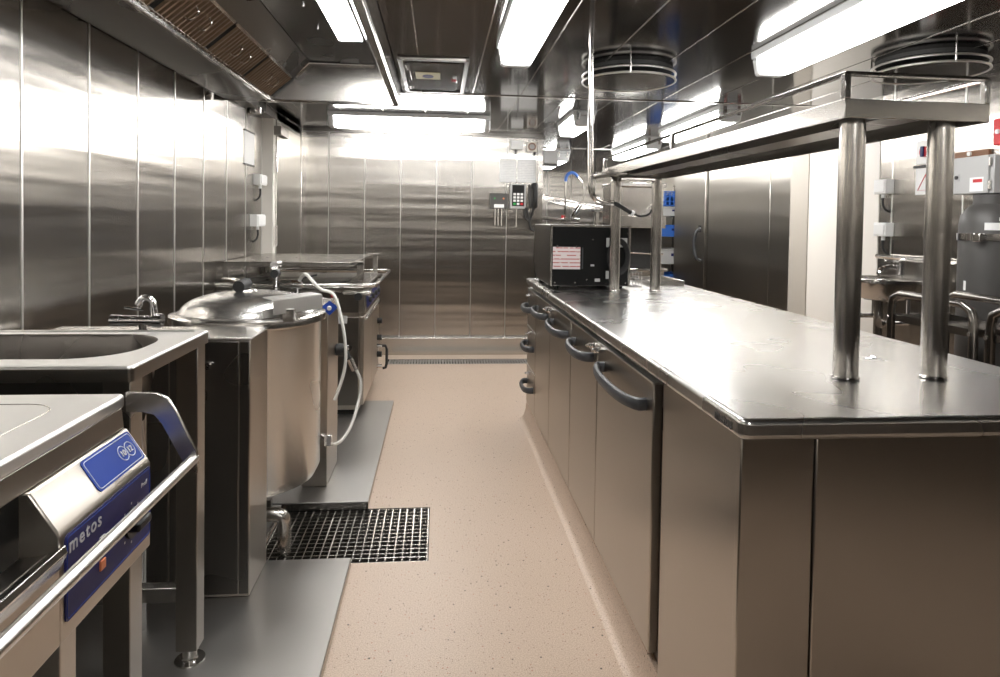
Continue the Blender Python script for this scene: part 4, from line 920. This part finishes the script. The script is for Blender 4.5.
fs.append(tuple(range((len(lv)-1)*n, len(lv)*n)))
obj('bowl', mb.add(vs, fs), M['steel'], t)
obj('splash_back', MB().box(XR - 0.020, XR - 0.008, wby0 - 0.05, wby1 + 0.05, wbz - 0.01, wbz + 0.10), M['steel'], t, bevel=0.003)
tp = obj('tap', MB().cyl((2.72, 3.60, wbz), (2.72, 3.60, wbz + 0.09), 0.022, 16), M['chrome'], t)
obj('tap_spout', MB().tube([(2.72, 3.60, wbz + 0.05), (2.66, 3.60, wbz + 0.065), (2.60, 3.60, wbz + 0.05), (2.58, 3.60, wbz + 0.02)], 0.013, 10, sub=4), M['chrome'], tp)
obj('tap_lever', MB().box(2.62, 2.74, 3.588, 3.612, wbz + 0.092, wbz + 0.105), M['chrome'], tp, bevel=0.004)
obj('waste_pipe', MB().cyl((2.58, 3.59, 0.05), (2.58, 3.59, wbz - 0.13), 0.025, 14), M['steel'], t)
for y in (3.45, 3.75):
    v = obj('stop_valve', MB().cyl((2.50, y, 0.74), (2.66, y, 0.74), 0.016, 12), M['chrome'], t)
    obj('valve_wheel', MB().cyl((2.50, y, 0.74), (2.485, y, 0.74), 0.028, 12), M['chrome'], v)
    obj('supply_pipe', MB().cyl((2.66, y, 0.74), (2.66, y, 0.9), 0.009, 8), M['chrome'], v)
wall_socket('wall_socket', XR, 3.785, 3.90, 1.49, 1.58, -1, 'white wall socket high on the steel wall above the hand basin', None)
wall_socket('wall_socket', XR, 3.775, 3.89, 1.225, 1.31, -1, 'lower white wall socket above the hand basin tap', None)
t = thing('wall_rail', (XR - 0.04, 3.5, 1.10), 'thin steel rail on the wall above the hand basin', 'rail')
obj('bar', MB().cyl((XR - 0.045, 3.05, 1.10), (XR - 0.045, 3.86, 1.10), 0.014, 10), M['pol'], t)
for y in (3.15, 3.80): obj('bracket', MB().cyl((XR - 0.045, y, 1.10), (XR - 0.002, y, 1.10), 0.008, 8), M['pol'], t)
t = thing('emergency_switch', (XR - 0.02, 3.540, 1.62), 'white plate with a red rotary switch on the steel side wall', 'switch')
obj('plate', MB().box(XR - 0.015, XR, 3.490, 3.590, 1.65, 1.79), M['white'], t, bevel=0.003)
obj('red_knob', MB().cyl((XR - 0.015, 3.510, 1.72), (XR - 0.035, 3.510, 1.72), 0.030, 20), M['red'], t)
obj('knob_bar', MB().box(XR - 0.045, XR - 0.034, 3.500, 3.520, 1.69, 1.75), M['navy'], t)
t = thing('warning_notice', (XR - 0.01, 3.550, 1.5), 'white notice with a red-edged triangle under the red switch', 'notice')
obj('sheet', MB().box(XR - 0.004, XR, 3.480, 3.600, 1.475, 1.63), M['white'], t)
obj('top_clip', MB().box(XR - 0.014, XR, 3.470, 3.610, 1.63, 1.645), M['rubber'], t)
obj('triangle', MB().tube([(XR - 0.005, 3.580, 1.50), (XR - 0.005, 3.500, 1.50), (XR - 0.005, 3.520, 1.59)], 0.003, 6, closed=True), M['red'], t)
t = thing('gas_cylinder', (2.655, 2.90, 0), 'tall grey gas cylinder strapped to the side wall', 'cylinder')
obj('tank', MB().lathe([(0.0, 0.0), (0.125, 0.0), (0.135, 0.02), (0.135, 1.30), (0.128, 1.345), (0.10, 1.385), (0.08, 1.40), (0.08, 1.445), (0.0, 1.445)], (2.655, 2.90, 0), 48), M['grey'], t)
obj('strap', MB().lathe([(0.137, 1.225), (0.143, 1.225), (0.143, 1.258), (0.137, 1.258)], (2.655, 2.90, 0), 48), M['chrome'], t)
obj('strap_lug', MB().box(2.50, 2.53, 2.80, 2.84, 1.22, 1.26), M['chrome'], t, bevel=0.003)
def wrap_label(z0, z1, a0, a1, mat, name, r=0.1362):
    mb = MB(); vs = []; N_ = 8
    for i in range(N_ + 1):
        a = R(a0 + (a1 - a0) * i / N_)
        for z in (z0, z1): vs.append((2.655 + r*math.cos(a), 2.90 + r*math.sin(a), z))
    obj(name, mb.add(vs, [(2*i, 2*i+2, 2*i+3, 2*i+1) for i in range(N_)]), mat, t)
wrap_label(1.275, 1.31, 215, 250, M['white'], 'label')
wrap_label(1.282, 1.305, 246, 252, M['green'], 'green_mark', 0.1370)
wrap_label(1.318, 1.335, 238, 262, M['white'], 'label')
wrap_label(0.985, 1.03, 178, 184, M['white'], 'small_tag')
t = thing('release_cabinet', (2.70, 2.95, 1.45), 'grey metal cabinet with a warning label above the gas cylinder', 'cabinet')
obj('body', MB().box(2.60, XR, 2.84, 3.07, 1.45, 1.635), M['lgrey'], t, bevel=0.004)
dd = obj('door', MB().box(2.588, 2.600, 2.862, 3.07, 1.452, 1.633), M['lgrey'], t, bevel=0.003)
obj('lock', MB().cyl((2.580, 3.045, 1.535), (2.588, 3.045, 1.535), 0.010, 10), M['rubber'], dd)
obj('lock_plate', MB().box(2.585, 2.588, 3.03, 3.062, 1.520, 1.552), M['lgrey'], dd)
obj('warning_label', MB().box(2.586, 2.588, 2.885, 2.965, 1.462, 1.530), M['white'], dd)
obj('red_strip', MB().box(2.5845, 2.586, 2.892, 2.945, 1.505, 1.521), M['red'], dd)
for z in (1.49, 1.60): obj('hinge', MB().cyl((2.592, 2.855, z - 0.02), (2.592, 2.855, z + 0.02), 0.008, 8), M['pol'], t)
t = thing('mounting_board', (XR - 0.02, 3.17, 1.58), 'brown board on the steel wall behind the grey release cabinet', 'board')
obj('board', MB().box(XR - 0.02, XR - 0.001, 3.075, 3.30, 1.58, 1.69), M['wood'], t, bevel=0.003)
obj('stud', MB().cyl((XR - 0.03, 3.19, 1.675), (XR - 0.02, 3.19, 1.675), 0.012, 10), M['white'], t)
t = thing('fire_alarm_box', (2.75, 2.95, 1.69), 'red fire alarm box on the steel wall above the grey cabinet', 'alarm')
obj('body', MB().box(2.70, XR, 2.72, 2.965, 1.69, 1.82), M['red'], t, bevel=0.005)
obj('button', MB().cyl((2.692, 2.935, 1.755), (2.70, 2.935, 1.755), 0.012, 12), M['white'], t)
obj('panel_lines', MB().box(2.697, 2.70, 2.75, 2.91, 1.71, 1.80), M['white'], t)

def trolley(name, x0, x1, y0, y1, label):
    t = thing(name, ((x0+x1)/2, (y0+y1)/2, 0), label, 'trolley', 'tubular service trolleys')
    for s, x in ((-1, x0), (1, x1)):
        obj('handle_frame', MB().tube([(x, y0, 0.12), (x, y0, 0.90), (x, y0 + 0.012, 0.945), (x, y0 + 0.06, 0.97), (x, y1 - 0.06, 0.97), (x, y1 - 0.012, 0.945), (x, y1, 0.90), (x, y1, 0.12)], 0.018, 12), M['cart'], t)
        for y in (y0, y1):
            c = obj('caster', MB().cyl((x, y - 0.014, 0.055), (x, y + 0.014, 0.055), 0.055, 20), M['rubber'], t)
            obj('caster_fork', MB().box(x - 0.016, x + 0.016, y - 0.020, y + 0.020, 0.06, 0.13), M['pol'], c, bevel=0.003)
            for z in (0.855, 0.42): obj('bolt_cap', MB().cyl((x + s*0.012, y, z), (x + s*0.022, y, z), 0.009, 10), M['chrome'], t)
    for z in (0.86, 0.42):
        obj('tray_shelf', MB().tray(x0, x1, y0 + 0.014, y1 - 0.014, z - 0.02, z + 0.012, 0.005), M['cart'], t)
    return t
trolley('service_trolley', 2.15, 2.43, 2.42, 2.90, 'tubular steel trolley parked in front of the hand basin')
trolley('service_trolley', 2.15, 2.43, 1.86, 2.34, 'tubular steel trolley beside the one before the hand basin')

t = thing('reflection_block', (0.5, -1.2, 0), 'unseen dark steel block added to darken the plain worktop end', 'cabinet')  # unseen cabinet-shaped block, added to darken the steel faces that reflect it
obj('body', MB().box(-1.3, 2.3, YB + 0.01, -0.72, 0.02, 0.95), M['dark'], t)
for k in range(6): obj('door', MB().box(-1.29 + 0.6*k, -0.71 + 0.6*k, -0.72, -0.70, 0.08, 0.93), M['hood'], t, bevel=0.003)
obj('plinth', MB().box(-1.28, 2.28, YB + 0.03, -0.76, 0.0, 0.02), M['void'], t)
